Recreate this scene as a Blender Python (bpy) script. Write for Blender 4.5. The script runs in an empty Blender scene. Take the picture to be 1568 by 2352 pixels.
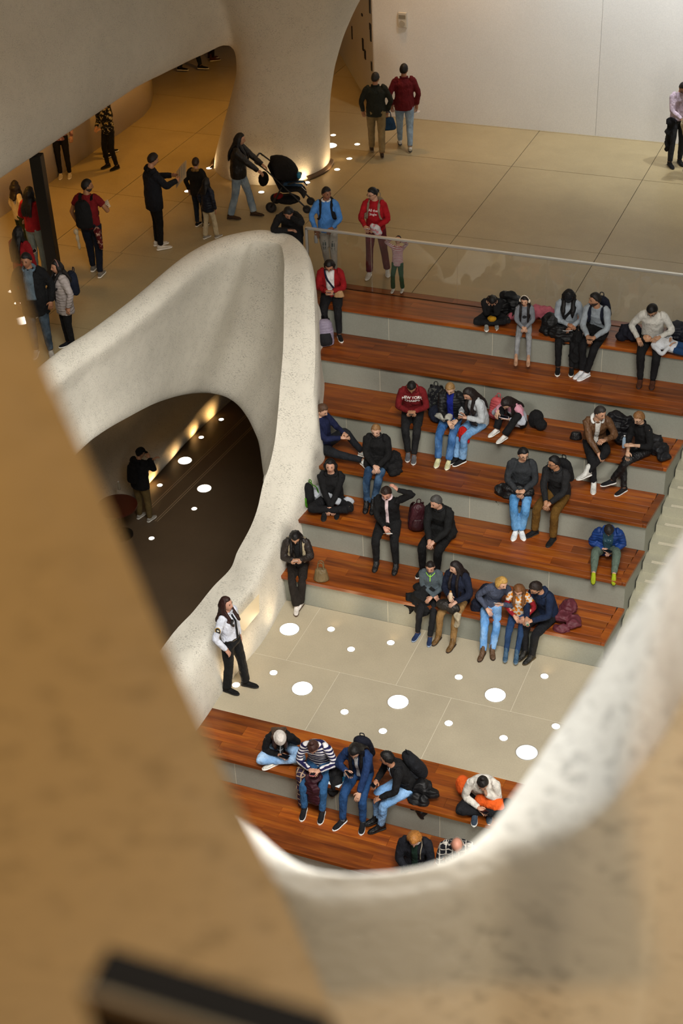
import bpy, bmesh, math, random
from mathutils import Vector as V, Matrix, Quaternion
ZPASS = -3.017
SC = bpy.context.scene; COL = SC.collection; PI = math.pi
# ---------------------------------------------------------------- camera
CAM = V((5.1087, -16.9321, 14.4767)); FPX = 3421.91
CR = V((.92851547, .36918185, -.03954462)); CU = V((-.17731103, .53446561, .82638206)); CF = V((-.3262205, .76029683, -.56171961))
cd = bpy.data.cameras.new('camera'); cam = bpy.data.objects.new('camera', cd); COL.objects.link(cam)
cam.matrix_world = Matrix(((CR.x, CU.x, -CF.x, CAM.x), (CR.y, CU.y, -CF.y, CAM.y), (CR.z, CU.z, -CF.z, CAM.z), (0, 0, 0, 1)))
cd.sensor_fit = 'VERTICAL'; cd.sensor_height = 36; cd.lens = FPX/2352*36; cd.clip_start = .05; cd.clip_end = 200
cd.dof.use_dof = True; cd.dof.focus_distance = 23.5; cd.dof.aperture_fstop = 2.2
SC.camera = cam
SC.view_settings.view_transform = 'Standard'; SC.view_settings.look = 'None'; SC.view_settings.gamma = 1
SC.view_settings.use_curve_mapping = False; SC.view_settings.exposure = 0.1
# ---------------------------------------------------------------- light
w = bpy.data.worlds.new('hall_light'); SC.world = w; w.use_nodes = True
w.node_tree.nodes['Background'].inputs[0].default_value = (1, .95, .86, 1); w.node_tree.nodes['Background'].inputs[1].default_value = .035
def area(name, loc, size, power, col, target, sy=None, spread=PI):
    l = bpy.data.lights.new(name, 'AREA'); l.energy = power; l.color = col; l.size = size; l.spread = spread
    if sy: l.shape = 'RECTANGLE'; l.size_y = sy
    o = bpy.data.objects.new(name, l); COL.objects.link(o); o.location = loc
    o.rotation_euler = (V(target)-V(loc)).to_track_quat('-Z', 'Y').to_euler(); return o
area('skylight', (3.2, -10.0, 18.0), 8, 1950, (1, .965, .90), (-2, 0, 1), 7, 2.3)
area('sill_fill', (7.0, -12.0, 19.5), 4, 760, (.95, .98, 1), (5.5, -14, 12), 4, 1.6)  # added fill from above that whitens the sill top
area('parapet_fill', (9.5, -10, 5.0), 5, 240, (1, .95, .87), (-5, 1.5, 2.0), 4, 1.6)  # added fill light for the parapet face, not a known window
def spot(loc, tgt, power, col, ang=1.9, blend=.8, r=.12):
    l = bpy.data.lights.new('downlight_and_fill', 'SPOT'); l.energy = power; l.color = col; l.spot_size = ang; l.spot_blend = blend; l.shadow_soft_size = r  # name shared by ceiling downlights and added fill spots
    o = bpy.data.objects.new('downlight_and_fill', l); COL.objects.link(o); o.location = loc
    o.rotation_euler = (V(tgt)-V(loc)).to_track_quat('-Z', 'Y').to_euler()
for x, e in [(-3.2, 420), (-.6, 830), (2.0, 1050), (4.6, 1050)]: spot((x, 11.2, 10.45), (x, 13.35, 5.8), e, (.96, .99, 1), 1.7, 1)     # added unseen spots that brighten the white back wall
spot((-5.9, 11.4, 10.45), (-6.4, 13.35, 5.0), 1000, (1, .56, .20), 1.6, 1)  # added amber spot that brightens the corner of the back wall
AMB = (1, .47, .06)
for x, y, e in [(-10.4, 3.6, 110), (-10.3, 6.8, 110), (-10.2, 10.0, 110), (-9.6, 13.2, 100), (-8.6, 16.5, 50)]:
    spot((x+.3, y, 5.8), (x-.55, y, 3), e, AMB, 2.3)
for x, y, e in [(-6.0, 12.4, 330), (-4.6, 8.2, 110), (-5.5, 5.6, 60)]: spot((x, y, 9.8), (x-.2, y+.2, 3), e, (1, .52, .14), 1.5)
for x, y, e in [(-1.0, 9.5, 20), (2.5, 9.0, 20), (.5, 6.4, 100)]: spot((x, y, 9.8), (x, y+.6, 3), e, (1, .74, .42), 1.7)
spot((-3.2, -.5, 9.9), (-8.8, 6, 6.6), 130, (1, .52, .16), 1.3); spot((-4.2, 5.5, 9.9), (-7.2, 10, 5.5), 45, (1, .56, .2), 1.1)  # added spots that warm the beam and the column
spot((3.6, -19.6, 15.8), (4.1, -15.8, 13.2), 430, (1, .52, .13), 1.5)      # added unseen spots behind the camera, for the pier and the sill
spot((9.2, -18.0, 15.0), (6.6, -14.6, 11.9), 950, (1, .78, .50), 1.2, .9)
for x, y, e in [(-8.6, 9.0, 14), (-8.6, 5.5, 14), (-8.4, 2, 7)]: spot((x, y, 2.4), (x-1.6, y, ZPASS+1), e, (1, .48, .12), 2.0)  # added amber fill for the passage wall
# ---------------------------------------------------------------- helpers
def ray(u, v): return CR*((u-784)/FPX)+CU*((1176-v)/FPX)+CF
def uz(u, v, z): d = ray(u, v); return CAM+d*((z-CAM.z)/d.z)
def uy(u, v, y): d = ray(u, v); return CAM+d*((y-CAM.y)/d.y)
def ux(u, v, x): d = ray(u, v); return CAM+d*((x-CAM.x)/d.x)
def lin(h):
    h = h.lstrip('#'); c = [int(h[i:i+2], 16)/255 for i in (0, 2, 4)]
    return tuple((x/12.92 if x <= .04045 else ((x+.055)/1.055)**2.4) for x in c)+(1,)
def nt(m): m.use_nodes = True; return m.node_tree, m.node_tree.nodes, m.node_tree.links
MATS = {}
def nodes(name):
    m = bpy.data.materials.new(name); t, n, l = nt(m); b = n['Principled BSDF']; return m, n, l, b
def coord(n, l, scale=(1, 1, 1), kind='Object', rot=(0, 0, 0)):
    tc = n.new('ShaderNodeTexCoord'); mp = n.new('ShaderNodeMapping'); mp.inputs['Scale'].default_value = scale; mp.inputs['Rotation'].default_value = rot
    l.new(tc.outputs[kind], mp.inputs[0]); return mp.outputs[0]
def noise(n, l, vec, scale, detail=4, rough=.55):
    x = n.new('ShaderNodeTexNoise'); x.inputs['Scale'].default_value = scale; x.inputs['Detail'].default_value = detail; x.inputs['Roughness'].default_value = rough
    if vec is not None: l.new(vec, x.inputs['Vector'])
    return x.outputs[0]
def ramp(n, l, fac, stops):
    r = n.new('ShaderNodeValToRGB'); e = r.color_ramp.elements
    while len(e) < len(stops): e.new(.5)
    for k, (p, c) in enumerate(stops): e[k].position = p; e[k].color = c if len(c) == 4 else (*c, 1)
    l.new(fac, r.inputs[0]); return r.outputs[0]
def mix(n, l, fac, a, b, mode='MIX'):
    x = n.new('ShaderNodeMix'); x.data_type = 'RGBA'; x.blend_type = mode
    for s, v in ((0, fac), (6, a), (7, b)):
        if hasattr(v, 'is_linked') or hasattr(v, 'links'): l.new(v, x.inputs[s])
        else: x.inputs[s].default_value = v
    return x.outputs[2]
def bump(n, l, h, b, strength=.3, dist=.01):
    x = n.new('ShaderNodeBump'); x.inputs['Strength'].default_value = strength; x.inputs['Distance'].default_value = dist
    l.new(h, x.inputs['Height']); l.new(x.outputs[0], b.inputs['Normal']); return x
def plain(hexc, rough=.6, metal=0, name=None, emit=0, spec=.5):
    k = ('p', hexc, rough, metal, emit)
    if k in MATS: return MATS[k]
    m, n, l, b = nodes(name or 'plain_'+hexc); b.inputs['Base Color'].default_value = lin(hexc); b.inputs['Roughness'].default_value = rough; b.inputs['Metallic'].default_value = metal
    b.inputs['Specular IOR Level'].default_value = spec
    if emit: b.inputs['Emission Color'].default_value = lin(hexc); b.inputs['Emission Strength'].default_value = emit
    MATS[k] = m; return m
def shotcrete(name, col, dark, sc=1.0, fleck=.5, tilt=(0, 0, .5), bs=.5):
    m, n, l, b = nodes(name); v = coord(n, l, (1, 1, 1), rot=tilt)
    vs = coord(n, l, (.45, 1, 1), rot=tilt)
    a = noise(n, l, v, .8*sc, 4); c = noise(n, l, vs, 70*sc, 4, .6); d = noise(n, l, v, 5*sc, 4, .6)
    fl = ramp(n, l, c, [(.37, (0, 0, 0)), (.46, (1, 1, 1))])
    patch = ramp(n, l, d, [(.35, (0, 0, 0)), (.62, (1, 1, 1))])
    pf = n.new('ShaderNodeMath'); pf.operation = 'MAXIMUM'; l.new(fl, pf.inputs[0]); l.new(patch, pf.inputs[1])
    base = ramp(n, l, a, [(.3, tuple(x*.88 for x in lin(col)[:3])), (.7, lin(col)[:3])])
    r = ramp(n, l, pf.outputs[0], [(0, (1-fleck,)*3), (1, (1, 1, 1))])
    l.new(mix(n, l, 1.0, base, r, 'MULTIPLY'), b.inputs['Base Color'])
    b.inputs['Roughness'].default_value = .92; b.inputs['Specular IOR Level'].default_value = .2
    hh = n.new('ShaderNodeMath'); hh.operation = 'ADD'; l.new(c, hh.inputs[0]); l.new(d, hh.inputs[1])
    bump(n, l, hh.outputs[0], b, bs, .022); return m
M_SHOT = shotcrete('shotcrete_pale', '#ded9cc', 0, 1, .5)
M_SHOT2 = shotcrete('shotcrete_grey', '#cfc8b8', 0, 1, .40)
M_SHOT3 = shotcrete('shotcrete_near', '#d2ccc0', 0, .55, .35, bs=.16)
def concrete(name, col, rough=.45, var=.12, sc=1.0):
    m, n, l, b = nodes(name); v = coord(n, l); a = noise(n, l, v, .9*sc, 5, .6); c = noise(n, l, v, 45, 4, .7)
    cc = lin(col)[:3]
    base = ramp(n, l, a, [(.3, tuple(x*(1-var) for x in cc)), (.7, tuple(min(1, x*(1+var*.6)) for x in cc))])
    sp = ramp(n, l, c, [(.3, (.9, .9, .9)), (.7, (1.04, 1.04, 1.04))])
    oi = n.new('ShaderNodeObjectInfo'); orr = ramp(n, l, oi.outputs['Random'], [(0, (.93, .93, .94)), (1, (1.03, 1.02, 1))])
    l.new(mix(n, l, 1., mix(n, l, 1., base, sp, 'MULTIPLY'), orr, 'MULTIPLY'), b.inputs['Base Color'])
    b.inputs['Roughness'].default_value = rough; bump(n, l, c, b, .05, .003); return m
M_FLOOR = concrete('floor_concrete', '#a2926f', .40)
M_LAND = concrete('landing_stone', '#b0a690', .45)
M_RISER = concrete('riser_stone', '#8f9186', .6)
M_STEP = concrete('step_stone', '#aaa793', .55)
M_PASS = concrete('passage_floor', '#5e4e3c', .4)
M_WALL = concrete('white_plaster', '#e2e0dc', .75, .03)
M_GROUT = plain('#c9c2ae', .8, name='grout'); M_GAP = plain('#4a4335', .9, name='floor_gap'); M_BLACK = plain('#0b0b0c', .5)
def wood():
    m, n, l, b = nodes('bench_wood')
    tc = n.new('ShaderNodeTexCoord'); oi = n.new('ShaderNodeObjectInfo')
    of = n.new('ShaderNodeVectorMath'); of.operation = 'ADD'; sc = n.new('ShaderNodeMath'); sc.operation = 'MULTIPLY'; sc.inputs[1].default_value = 37
    l.new(oi.outputs['Random'], sc.inputs[0]); l.new(tc.outputs['Object'], of.inputs[0]); l.new(sc.outputs[0], of.inputs[1])
    mp = n.new('ShaderNodeMapping'); mp.inputs['Scale'].default_value = (.55, 6, 6); l.new(of.outputs[0], mp.inputs[0])
    mp2 = n.new('ShaderNodeMapping'); mp2.inputs['Scale'].default_value = (1.6, 40, 40); l.new(of.outputs[0], mp2.inputs[0])
    a = noise(n, l, mp.outputs[0], 1.6, 5, .6); f = noise(n, l, mp2.outputs[0], 2.5, 3, .6)
    base = ramp(n, l, a, [(.28, lin('#57290c')), (.5, lin('#854413')), (.72, lin('#a25f1c'))])
    g = ramp(n, l, f, [(.35, (.78, .74, .7)), (.65, (1.06, 1.05, 1.03))])
    t = ramp(n, l, oi.outputs['Random'], [(0, (.66, .62, .60)), (.5, (.95, .9, .88)), (1, (1.25, 1.16, 1.05))])
    l.new(mix(n, l, 1., mix(n, l, 1., base, g, 'MULTIPLY'), t, 'MULTIPLY'), b.inputs['Base Color'])
    b.inputs['Roughness'].default_value = .38; bump(n, l, f, b, .05, .002); return m
M_WOOD = wood()
M_STEEL = plain('#d9d7d0', .45, .85, 'stainless_steel'); M_DARKM = plain('#191714', .45, .4, 'dark_metal')
def glassmat():
    m, n, l, b = nodes('clear_glass'); out = n['Material Output']; n.remove(b)
    t = n.new('ShaderNodeBsdfTransparent'); t.inputs[0].default_value = (.985, .99, .987, 1); g = n.new('ShaderNodeBsdfGlossy'); g.inputs['Roughness'].default_value = .02
    fr = n.new('ShaderNodeFresnel'); fr.inputs[0].default_value = 1.5; mx = n.new('ShaderNodeMixShader')
    l.new(fr.outputs[0], mx.inputs[0]); l.new(t.outputs[0], mx.inputs[1]); l.new(g.outputs[0], mx.inputs[2]); l.new(mx.outputs[0], out.inputs[0]); return m
M_GLASS = glassmat()
M_LAMP = plain('#fff0d8', .3, name='lamp_lens', emit=9); M_LAMPBIG = plain('#fff3e0', .3, name='lamp_lens_large', emit=5)
# ---- objects
def link(name, me, mat=None, parent=None, **kw):
    o = bpy.data.objects.new(name, me); COL.objects.link(o)
    if mat is not None and me is not None and not me.materials: me.materials.append(mat)
    if parent is not None: o.parent = parent
    for k, v in kw.items():
        if v is not None: o['category' if k == 'cat' else k] = v
    return o
def mesh(vs, fs, smooth=False, name='m'):
    me = bpy.data.meshes.new(name); me.from_pydata([tuple(v) for v in vs], [], fs)
    if smooth: me.polygons.foreach_set('use_smooth', [True]*len(me.polygons))
    me.update(); return me
def prism(poly, z0, z1):
    n = len(poly); vs = [(x, y, z0) for x, y in poly]+[(x, y, z1) for x, y in poly]
    return vs, [tuple(range(n-1, -1, -1)), tuple(range(n, 2*n))]+[(i, (i+1) % n, n+(i+1) % n, n+i) for i in range(n)]
def box(name, x0, x1, y0, y1, z0, z1, mat, parent=None, bev=0, **kw):
    me = mesh(*prism([(x0, y0), (x1, y0), (x1, y1), (x0, y1)], z0, z1)); o = link(name, me, mat, parent, **kw)
    if bev: bevel(o, bev)
    return o
def bevel(o, w=.004, s=1):
    m = o.modifiers.new('bevel', 'BEVEL'); m.width = w; m.segments = s; m.limit_method = 'ANGLE'; return o
def empty(name, loc=(0, 0, 0), rz=0, **kw):
    o = link(name, None, **kw); o.location = loc; o.rotation_euler = (0, 0, rz); o.empty_display_size = .1; return o
def S(o): o['kind'] = 'structure'; return o
def subsurf(o, lv=2):
    m = o.modifiers.new('subdivision', 'SUBSURF'); m.levels = lv; m.render_levels = lv; return o
# ================================================================ the setting
HT, DT = .5175, .8387; ZU = 6*HT; ZP = -3.017
def fy(k): return (k-1)*DT if k >= 1 else -3.5434+k*DT
def xr(y): return 1.915+.1053*y
XL = {6: -4.75, 5: -4.15, 4: -3.85, 3: -3.65, 2: -3.5, 1: -3.42, 0: -3.9, -1: -3.9, -2: -3.9}
rnd = random.Random(7)
plank_unit = mesh(*prism([(-.5, -.5), (.5, -.5), (.5, .5), (-.5, .5)], -.5, .5), name='plank')
plank_unit.materials.append(M_WOOD)
def plank(x0, x1, y0, y1, z1, th, parent):
    # every plank has its own small mesh so that the grain keeps its scale
    return bevel(box('plank', x0+.0008, x1-.0008, y0+.0006, y1-.0006, z1-th, z1+rnd.uniform(-.0008, .0008), M_WOOD, parent), .0012)
JT = {6: [-2.6, -.9, .75], 5: [-3.0, -1.2, .6], 4: [-2.7, -.4, 1.2], 3: [-2.4, -.6, .9], 2: [-2.35, -.3, 1.1], 1: [-2.55, -.75, .7], 0: [-2.5, -1.4, -.1, .85], -1: [-2.9, -1.5, .1], -2: [-1]}
RJ = {6: [-2.95, -1.12, .72], 5: [-2.81, -.99, .83], 4: [-3.1, -1.435, .9], 3: [-2.5, -.7, .6], 2: [-2.2, -.69, .828], 1: [-1.483, .032], 0: [-2.479, -.954, .554], -1: [-1.7, .1], -2: [0]}
for k in range(-2, 7):
    z = k*HT; y0 = fy(k); y1 = y0+DT+.06 if k not in (0, 6) else y0+(.8953 if k == 0 else .70)
    b = S(link('trim_%d' % (k+3), None)); b['label'] = 'reddish brown wooden bench tier of the stepped seating'
    xe = xr(y0); rows = 4; hw = .10
    fr = plank(XL[k], xe-hw*.55, y0, y0+.11, z, .058, b); 
    ys = [y0+.11+(y1-y0-.11)*i/rows for i in range(rows+1)]
    for i in range(rows):
        sh = [-.22, .27, -.12, .33][i]+rnd.uniform(-.08, .08)
        xs = [XL[k]]+[j+sh for j in JT[k]]+[xr(ys[i])-hw]
        for a, c in zip(xs[:-1], xs[1:]):
            if c-a > .15: plank(a, c, ys[i], ys[i+1], z, .058, b)
    # slanted end board along the stair
    poly = [(xe-hw*.5, y0+.001), (xe, y0+.001), (xr(y1), y1), (xr(y1)-hw, y1), (xe-hw, y0+.11)]
    bevel(link('end_board', mesh(*prism(poly, z-.058, z)), M_WOOD, b), .002)
    # riser panels below the front edge
    rb = S(link('trim_%d' % (k+13), None)); rb['label'] = 'grey stone riser under a bench tier'
    xs = [XL[k]]+RJ[k]+[xe-.012]
    for a, c in zip(xs[:-1], xs[1:]):
        bevel(box('riser_panel', a+.003, c-.003, y0+.06, y0+.10, z-HT, z-.058, M_RISER, rb), .002)
    box('riser_core', XL[k], xe-.03, y0+.0625, y0+.14, z-HT, z-.06, M_GROUT, rb)
    poly = [(xe-.06, y0+.075), (xe-.013, y0+.075), (xr(y0+DT)-.015, y0+DT+.1), (xr(y0+DT)-.06, y0+DT+.1)]
    link('side_panel', mesh(*prism(poly, z-HT*(1 if k < 2 else 1.9), z-.058)), M_RISER, rb)
# strip behind the glass
b6 = S(link('trim_30', None)); b6['label'] = 'narrow wooden strip behind the glass'
yg = fy(6)+.719
for a, c in [(-4.75, -2.05), (-2.05, -.4), (-.4, 1.3), (1.3, 2.6)]: plank(a, c, yg+.02, fy(6)+.905, ZU, .058, b6)
S(box('trim_31', -4.75, 2.6, yg-.02, yg+.02, ZU-.05, ZU-.008, M_BLACK))
# landing slabs
fl = S(box('floor', -4.0, 4.4, -2.648, .06, -.30, -.002, M_GROUT)); fl['label'] = 'stone landing floor between the benches'
for ya, yb, js in [(-1.305, .06, [-4.37, -2.62, -.86, .89, 2.64, 4.4]), (-2.648, -1.305, [-3.5, -1.75, 0, 1.75, 3.5])]:
    for a, c in zip(js[:-1], js[1:]):
        box('floor_slab', max(a, -3.95)+.004, c-.004, ya+.004, yb-.004, -.05, 0, M_LAND, fl)
box('floor_slab', xr(0)+.01, 5.2, .064, .60, -.05, 0, M_LAND, fl); box('floor_slab', 4.404, 5.2, -2.644, .056, -.05, 0, M_LAND, fl)
# stair
st = S(link('trim_40', None)); st['label'] = 'pale stone stair beside the benches'
for i in range(-14, 18):
    z = (i+1)*HT/3; y = .56+i*DT/3
    if i < 0: y = -2.648+(i+1)*DT/3
    if -1 <= i < 0 : continue
    yb = y+DT/3+.02; xa = xr(y)
    box('step', xa, 5.2, y, yb+.05, z-HT/3, z, M_STEP, st)
    for q in range(3): box('nosing_strip', xa+.12, 5.1, y+.03+q*.022, y+.042+q*.022, z, z+.003, M_GROUT, st)
# upper floor panels
uf = S(link('floor_upper', None)); uf['label'] = 'polished concrete upper floor'
S(box('floor_slab_core', -16, 8, 5.099, 22, ZU-.40, ZU-.012, M_GAP, uf)); S(box('floor_slab_core', -16, -6.75, -7, 5.12, ZU-.40, ZU-.012, M_GAP, uf))
S(box('floor_slab_core', -6.8, -4.72, 4.85, 5.12, ZU-.4, ZU-.012, M_GAP, uf))
xs = [-16, -12.9, -10.0, -8.55, -5.75, -2.83, -.15, 2.6, 8]; ysu = [5.1, 7.6, 11.2, 13.3, 15.6, 22]
for i in range(len(xs)-1):
    for j in range(len(ysu)-1):
        box('floor_panel', xs[i]+.006, xs[i+1]-.006, ysu[j]+.006, ysu[j+1]-.006, ZU-.05, ZU, M_FLOOR, uf)
for a, c in [(-16, -12.9), (-12.9, -10.2), (-10.2, -8.5), (-8.5, -6.72)]:
    for d, e in [(-7, -1.2), (-1.2, 2.2), (2.2, 5.1)]: box('floor_panel', a+.006, c-.006, d+.006, e-.006, ZU-.05, ZU, M_FLOOR, uf)
box('floor_panel', -6.72, -4.7, 4.8, 5.095, ZU-.05, ZU-.001, M_FLOOR, uf)
# walls round the upper floor
wb = S(link('wall_back', None)); wb['label'] = 'tall white plaster wall'
for a, c in [(-6.6, -1.62), (-1.62, 3.5), (3.5, 8)]: box('wall_panel', a+.003, c-.003, 13.35, 13.6, ZU, 10.5, M_WALL, wb)
A = V((-6.62, 13.36)); D = V((-1.88, 3.05)).normalized(); N2 = V((D.y, -D.x))
q = A+D*8; p3 = q+N2*.3; p4 = A+N2*.3
wa = S(link('wall_side', mesh(*prism([(A.x, A.y), (p4.x, p4.y), (p3.x, p3.y), (q.x, q.y)], ZU, 10.5)), M_WALL))
S(box('wall_far', -20, -8, 20.5, 20.8, ZU, 10.5, M_WALL))
# left wall, curved end
pts = [(-11.65, -7), (-11.65, 2), (-11.64, 7), (-11.64, 11), (-11.66, 11.9), (-11.8, 12.5), (-12.15, 13.3), (-12.8, 14.3), (-13.8, 15.3), (-15.5, 16)]
vs = []; fs = []
for x, y in pts: vs += [(x, y, ZU), (x, y, 6.0), (x-.3, y, 6.0), (x-.3, y, ZU)]
for i in range(len(pts)-1): fs += [(4*i+a, 4*i+(a+1) % 4, 4*i+4+(a+1) % 4, 4*i+4+a) for a in range(4)]
wl = S(link('wall_left', mesh(vs, fs, True), concrete('cream_plaster', '#d8cdb6', .8, .03)))
S(box('ceiling_shade_upper', -18, 14, -2.4, 22, 10.6, 11, M_WALL)); S(box('ceiling_shade_left', -18, -2.6, -4.2, -2.4, 10.6, 11, M_WALL)); S(box('ceiling', -16, -9.6, -7, 17, 5.95, 6.3, M_WALL))  # upper and left slabs are unseen, added to block the skylight
# passage on the level below
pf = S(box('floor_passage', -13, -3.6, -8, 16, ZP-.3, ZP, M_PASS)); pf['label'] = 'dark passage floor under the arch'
for xa in (-8.66, -8.28):
    for o in (0, .05):
        p = [(xa-.36+o, 5.2), (xa-.345+o, 5.2), (xa+.02+o, 9.8), (xa+.005+o, 9.8)]
        S(link('trim_50', mesh(*prism([(x-.12*(y < 6)*0, y) for x, y in p], ZP, ZP+.003)), plain('#a08a6c', .5)))
prof = [(-9.44, ZP), (-9.40, ZP+.08), (-9.42, ZP+.28), (-9.54, ZP+.42), (-9.72, ZP+.46), (-10.0, ZP+.46), (-10.3, ZP+.9), (-10.6, ZP+2), (-10.6, ZP+3.6), (-10.2, ZP+5.2), (-9.4, ZP+5.75), (-7, ZP+5.8)]
vs = []; fs = []; ys = [-8+i*1.0 for i in range(25)]; n = len(prof)
for i, y in enumerate(ys):
    for x, z in prof: vs.append((x+.10*math.sin(y*1.1)*(z > ZP+.05)+max(0, y-8.5)*.10, y, z))
for i in range(len(ys)-1): fs += [(n*i+a, n*i+a+1, n*i+n+a+1, n*i+n+a) for a in range(n-1)]
subsurf(S(link('wall_passage', mesh(vs, fs, True), M_SHOT2)), 1)
# ---------------------------------------------------------------- lofted shotcrete shells
def crv(P, t, i0, closed, brk):
    # Catmull-Rom point between P[i0] and P[i0+1]; tangents broken at indices in brk
    n = len(P); g = (lambda k: P[k % n]) if closed else (lambda k: P[max(0, min(n-1, k))])
    p1, p2 = g(i0), g(i0+1)
    m1 = (g(i0+1)-g(i0-1))*.5; m2 = (g(i0+2)-g(i0))*.5
    f1, f2 = brk.get(i0 % n, 0), brk.get((i0+1) % n, 0)
    m1 = m1.lerp(p2-p1, f1); m2 = m2.lerp(p2-p1, f2)
    t2, t3 = t*t, t*t*t
    return p1*(2*t3-3*t2+1)+m1*(t3-2*t2+t)+p2*(-2*t3+3*t2)+m2*(t3-t2)
def loft(name, rails, mat, crease=None, sub=6, csub=6, **kw):
    # rails: stations along the shell, every station a closed section; smooth interpolation both ways
    crease = crease or {}; n = len(rails[0]); dense = []
    for i in range(len(rails)-1):
        for q in range(sub): dense.append((i+q/sub, [crv([s[a] for s in rails], q/sub, i, False, {}) for a in range(n)]))
    dense.append((len(rails)-1, list(rails[-1])))
    vs = []; m = n*csub
    for pos, sec in dense:
        brk = {k: (f(pos) if callable(f) else f) for k, f in crease.items()}
        for a in range(n):
            for q in range(csub): vs.append(crv(sec, q/csub, a, True, brk))
    fs = []
    for i in range(len(dense)-1):
        for a in range(m): b = (a+1) % m; fs.append((m*i+a, m*i+b, m*i+m+b, m*i+m+a))
    fs += [tuple(range(m-1, -1, -1)), tuple(range(m*(len(dense)-1), m*len(dense)))]
    me = mesh(vs, fs, True); o = link(name, me, mat, **kw)
    bm = bmesh.new(); bm.from_mesh(me); bmesh.ops.recalc_face_normals(bm, faces=bm.faces)
    if crease:
        ok = [a*csub for a in crease]
        bm.verts.ensure_lookup_table()
        for e in bm.edges:
            if e.calc_face_angle(0) > .6: e.smooth = False
    bm.to_mesh(me); bm.free(); return o
def zof(p, z): return V((p[0], p[1], z))
Rp = [(105, 830, 4.15), (200, 765, 4.15), (300, 690, 4.15), (400, 606, 4.15), (450, 573, 4.15), (500, 550, 4.15), (550, 537, 4.15), (600, 531, 4.15), (640, 536, 4.15), (675, 545, 4.15), (699, 568, 4.15), (712, 598, 4.1), (719, 640, 3.95), (722, 700, 3.65), (724, 800, 3.15), (721, 880, 2.75), (715, 950, 2.4), (702, 1005, 2.10), (685, 1070, 1.72), (666, 1135, 1.42), (645, 1196, 1.2), (617, 1261, 1.08), (591, 1317, 1.0), (563, 1362, .97), (518, 1415, .95), (471, 1471, .92), (406, 1550, .9)]
Cp = [None]*7+[(585, 555, 4.12), (615, 556, 4.12), (638, 560, 4.12), (648, 572, 4.12), (653, 607, 4.05), (652, 640, 3.9), (652, 692, 3.65), (650, 799, 3.15), (643, 885, 2.72), (638, 949, 2.4), (631, 1013, 2.05), (619, 1068, 1.72), (604, 1111, 1.50), (591, 1168, 1.24), (574, 1213, 1.1), (545, 1267, 1.0), (529, 1306, .905), (489, 1348, .92), (444, 1404, .9), (384, 1472, .85)]
Bp = [(175, 1043, -6.0), (235, 993, -6.0), (300, 955, -6.1), (350, 929, -6.2), (385, 915, -6.3), (420, 905, -6.35), (455, 900, -6.35), (490, 900, -6.2), (520, 908, -6.0), (545, 925, -5.75), (565, 950, -5.45), (580, 980, -5.2), (592, 1010, -5.0), (598, 1040, -4.8), (603, 1078, -4.55), (606, 1098, -4.3), (606, 1110, -4.12), (608, 1116, -4.0), (612, 1122, -3.97)]
st_ = []; NS = len(Rp)
for i in range(NS):
    R = uz(*Rp[i])
    if i < 7:
        inn = [V((.40, 0, 0)), V((.40, 0, 0)), V((.4, -.02, 0)), V((.40, -.06, 0)), V((.38, -.12, 0)), V((.34, -.2, 0)), V((.26, -.3, 0))][i]
        C = R+inn+V((0, 0, -.06))
    else: C = uz(*Cp[i])
    if i < len(Bp): B = ux(*Bp[i])
    else: B = V((C.x-.75+.02*(i-15), C.y+.55-.03*(i-15), C.z-1.5))
    if i >= 19: B = V((C.x-.03, C.y, min(C.z-.9, -.2)))
    M1 = C.lerp(B, .30); M2 = C.lerp(B, .68)
    out = (R-C); out.z = 0; out = out.normalized() if out.length > 1e-4 else V((-1, 0, 0))
    bf = .06 if i < 7 else .22*max(0, min(1, (17-i)/5)); M1 += out*bf; M2 += out*bf*1.2
    if i < 16:
        K = B+out*.42+V((0, 0, .12)); O2 = R+out*.10; O2.z = ZU-.45 if i < 12 else min(ZU-.45, B.z+.3); O1 = R+out*.06; O1.z = (R.z+O2.z)/2
    else:
        fx = -3.27
        O1 = V((max(R.x+.10, fx), R.y, R.z-.35)); O2 = V((max(R.x+.12, fx)+.03, R.y, -.25 if R.y < .5 else R.z-1.4)); K = (B+O2)/2; K.z = min(B.z, O2.z)-.1
        if i < 20: K = V((B.x*.5+O2.x*.5, (B.y+O2.y)/2, min(B.z, O2.z)-.1))
    st_.append([O2, O1, R, C, M1, M2, B, K])
# the parapet runs on out of sight at both ends
first = [p+V((.0, -2.6, 0)) for p in st_[0]]; last = [p+V((-.05, -1.6, -.25)) for p in st_[-1]]; last2 = [p+V((-.05, -2.2, -1.1)) for p in last]
shell = S(loft('wall_parapet', [first]+st_+[last, last2], M_SHOT, {3: lambda i: 0 if i < 7 else min(.95, (i-7)*.3), 2: lambda i: 0 if i < 14 else .2}))
shell['label'] = 'pale rough shotcrete parapet curving round an arched opening'
# column and beam on the upper level, one continuous skin
def tube_mesh(bm, pts, n=24):
    # pts: list of (center, rx vec, ry vec)
    rings = []
    for c, a, b in pts: rings.append([bm.verts.new(c+a*math.cos(2*PI*i/n)+b*math.sin(2*PI*i/n)) for i in range(n)])
    for r, s in zip(rings[:-1], rings[1:]):
        for i in range(n): bm.faces.new((r[i], r[(i+1) % n], s[(i+1) % n], s[i]))
    bm.faces.new(rings[0][::-1]); bm.faces.new(rings[-1])
bm = bmesh.new()
col = [(2.9, -7.66, 1.24, 1.22), (3.3, -7.62, 1.22, 1.20), (3.9, -7.5, 1.12, 1.10), (4.4, -7.39, 1.04, 1.04), (5.1, -7.2, .98, 1.0), (5.75, -7.08, 1.08, 1.05), (6.3, -7.05, 1.32, 1.15), (7, -7.05, 1.75, 1.35), (8, -7.2, 2.4, 1.7), (10, -7.3, 3.1, 2.0)]
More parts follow.
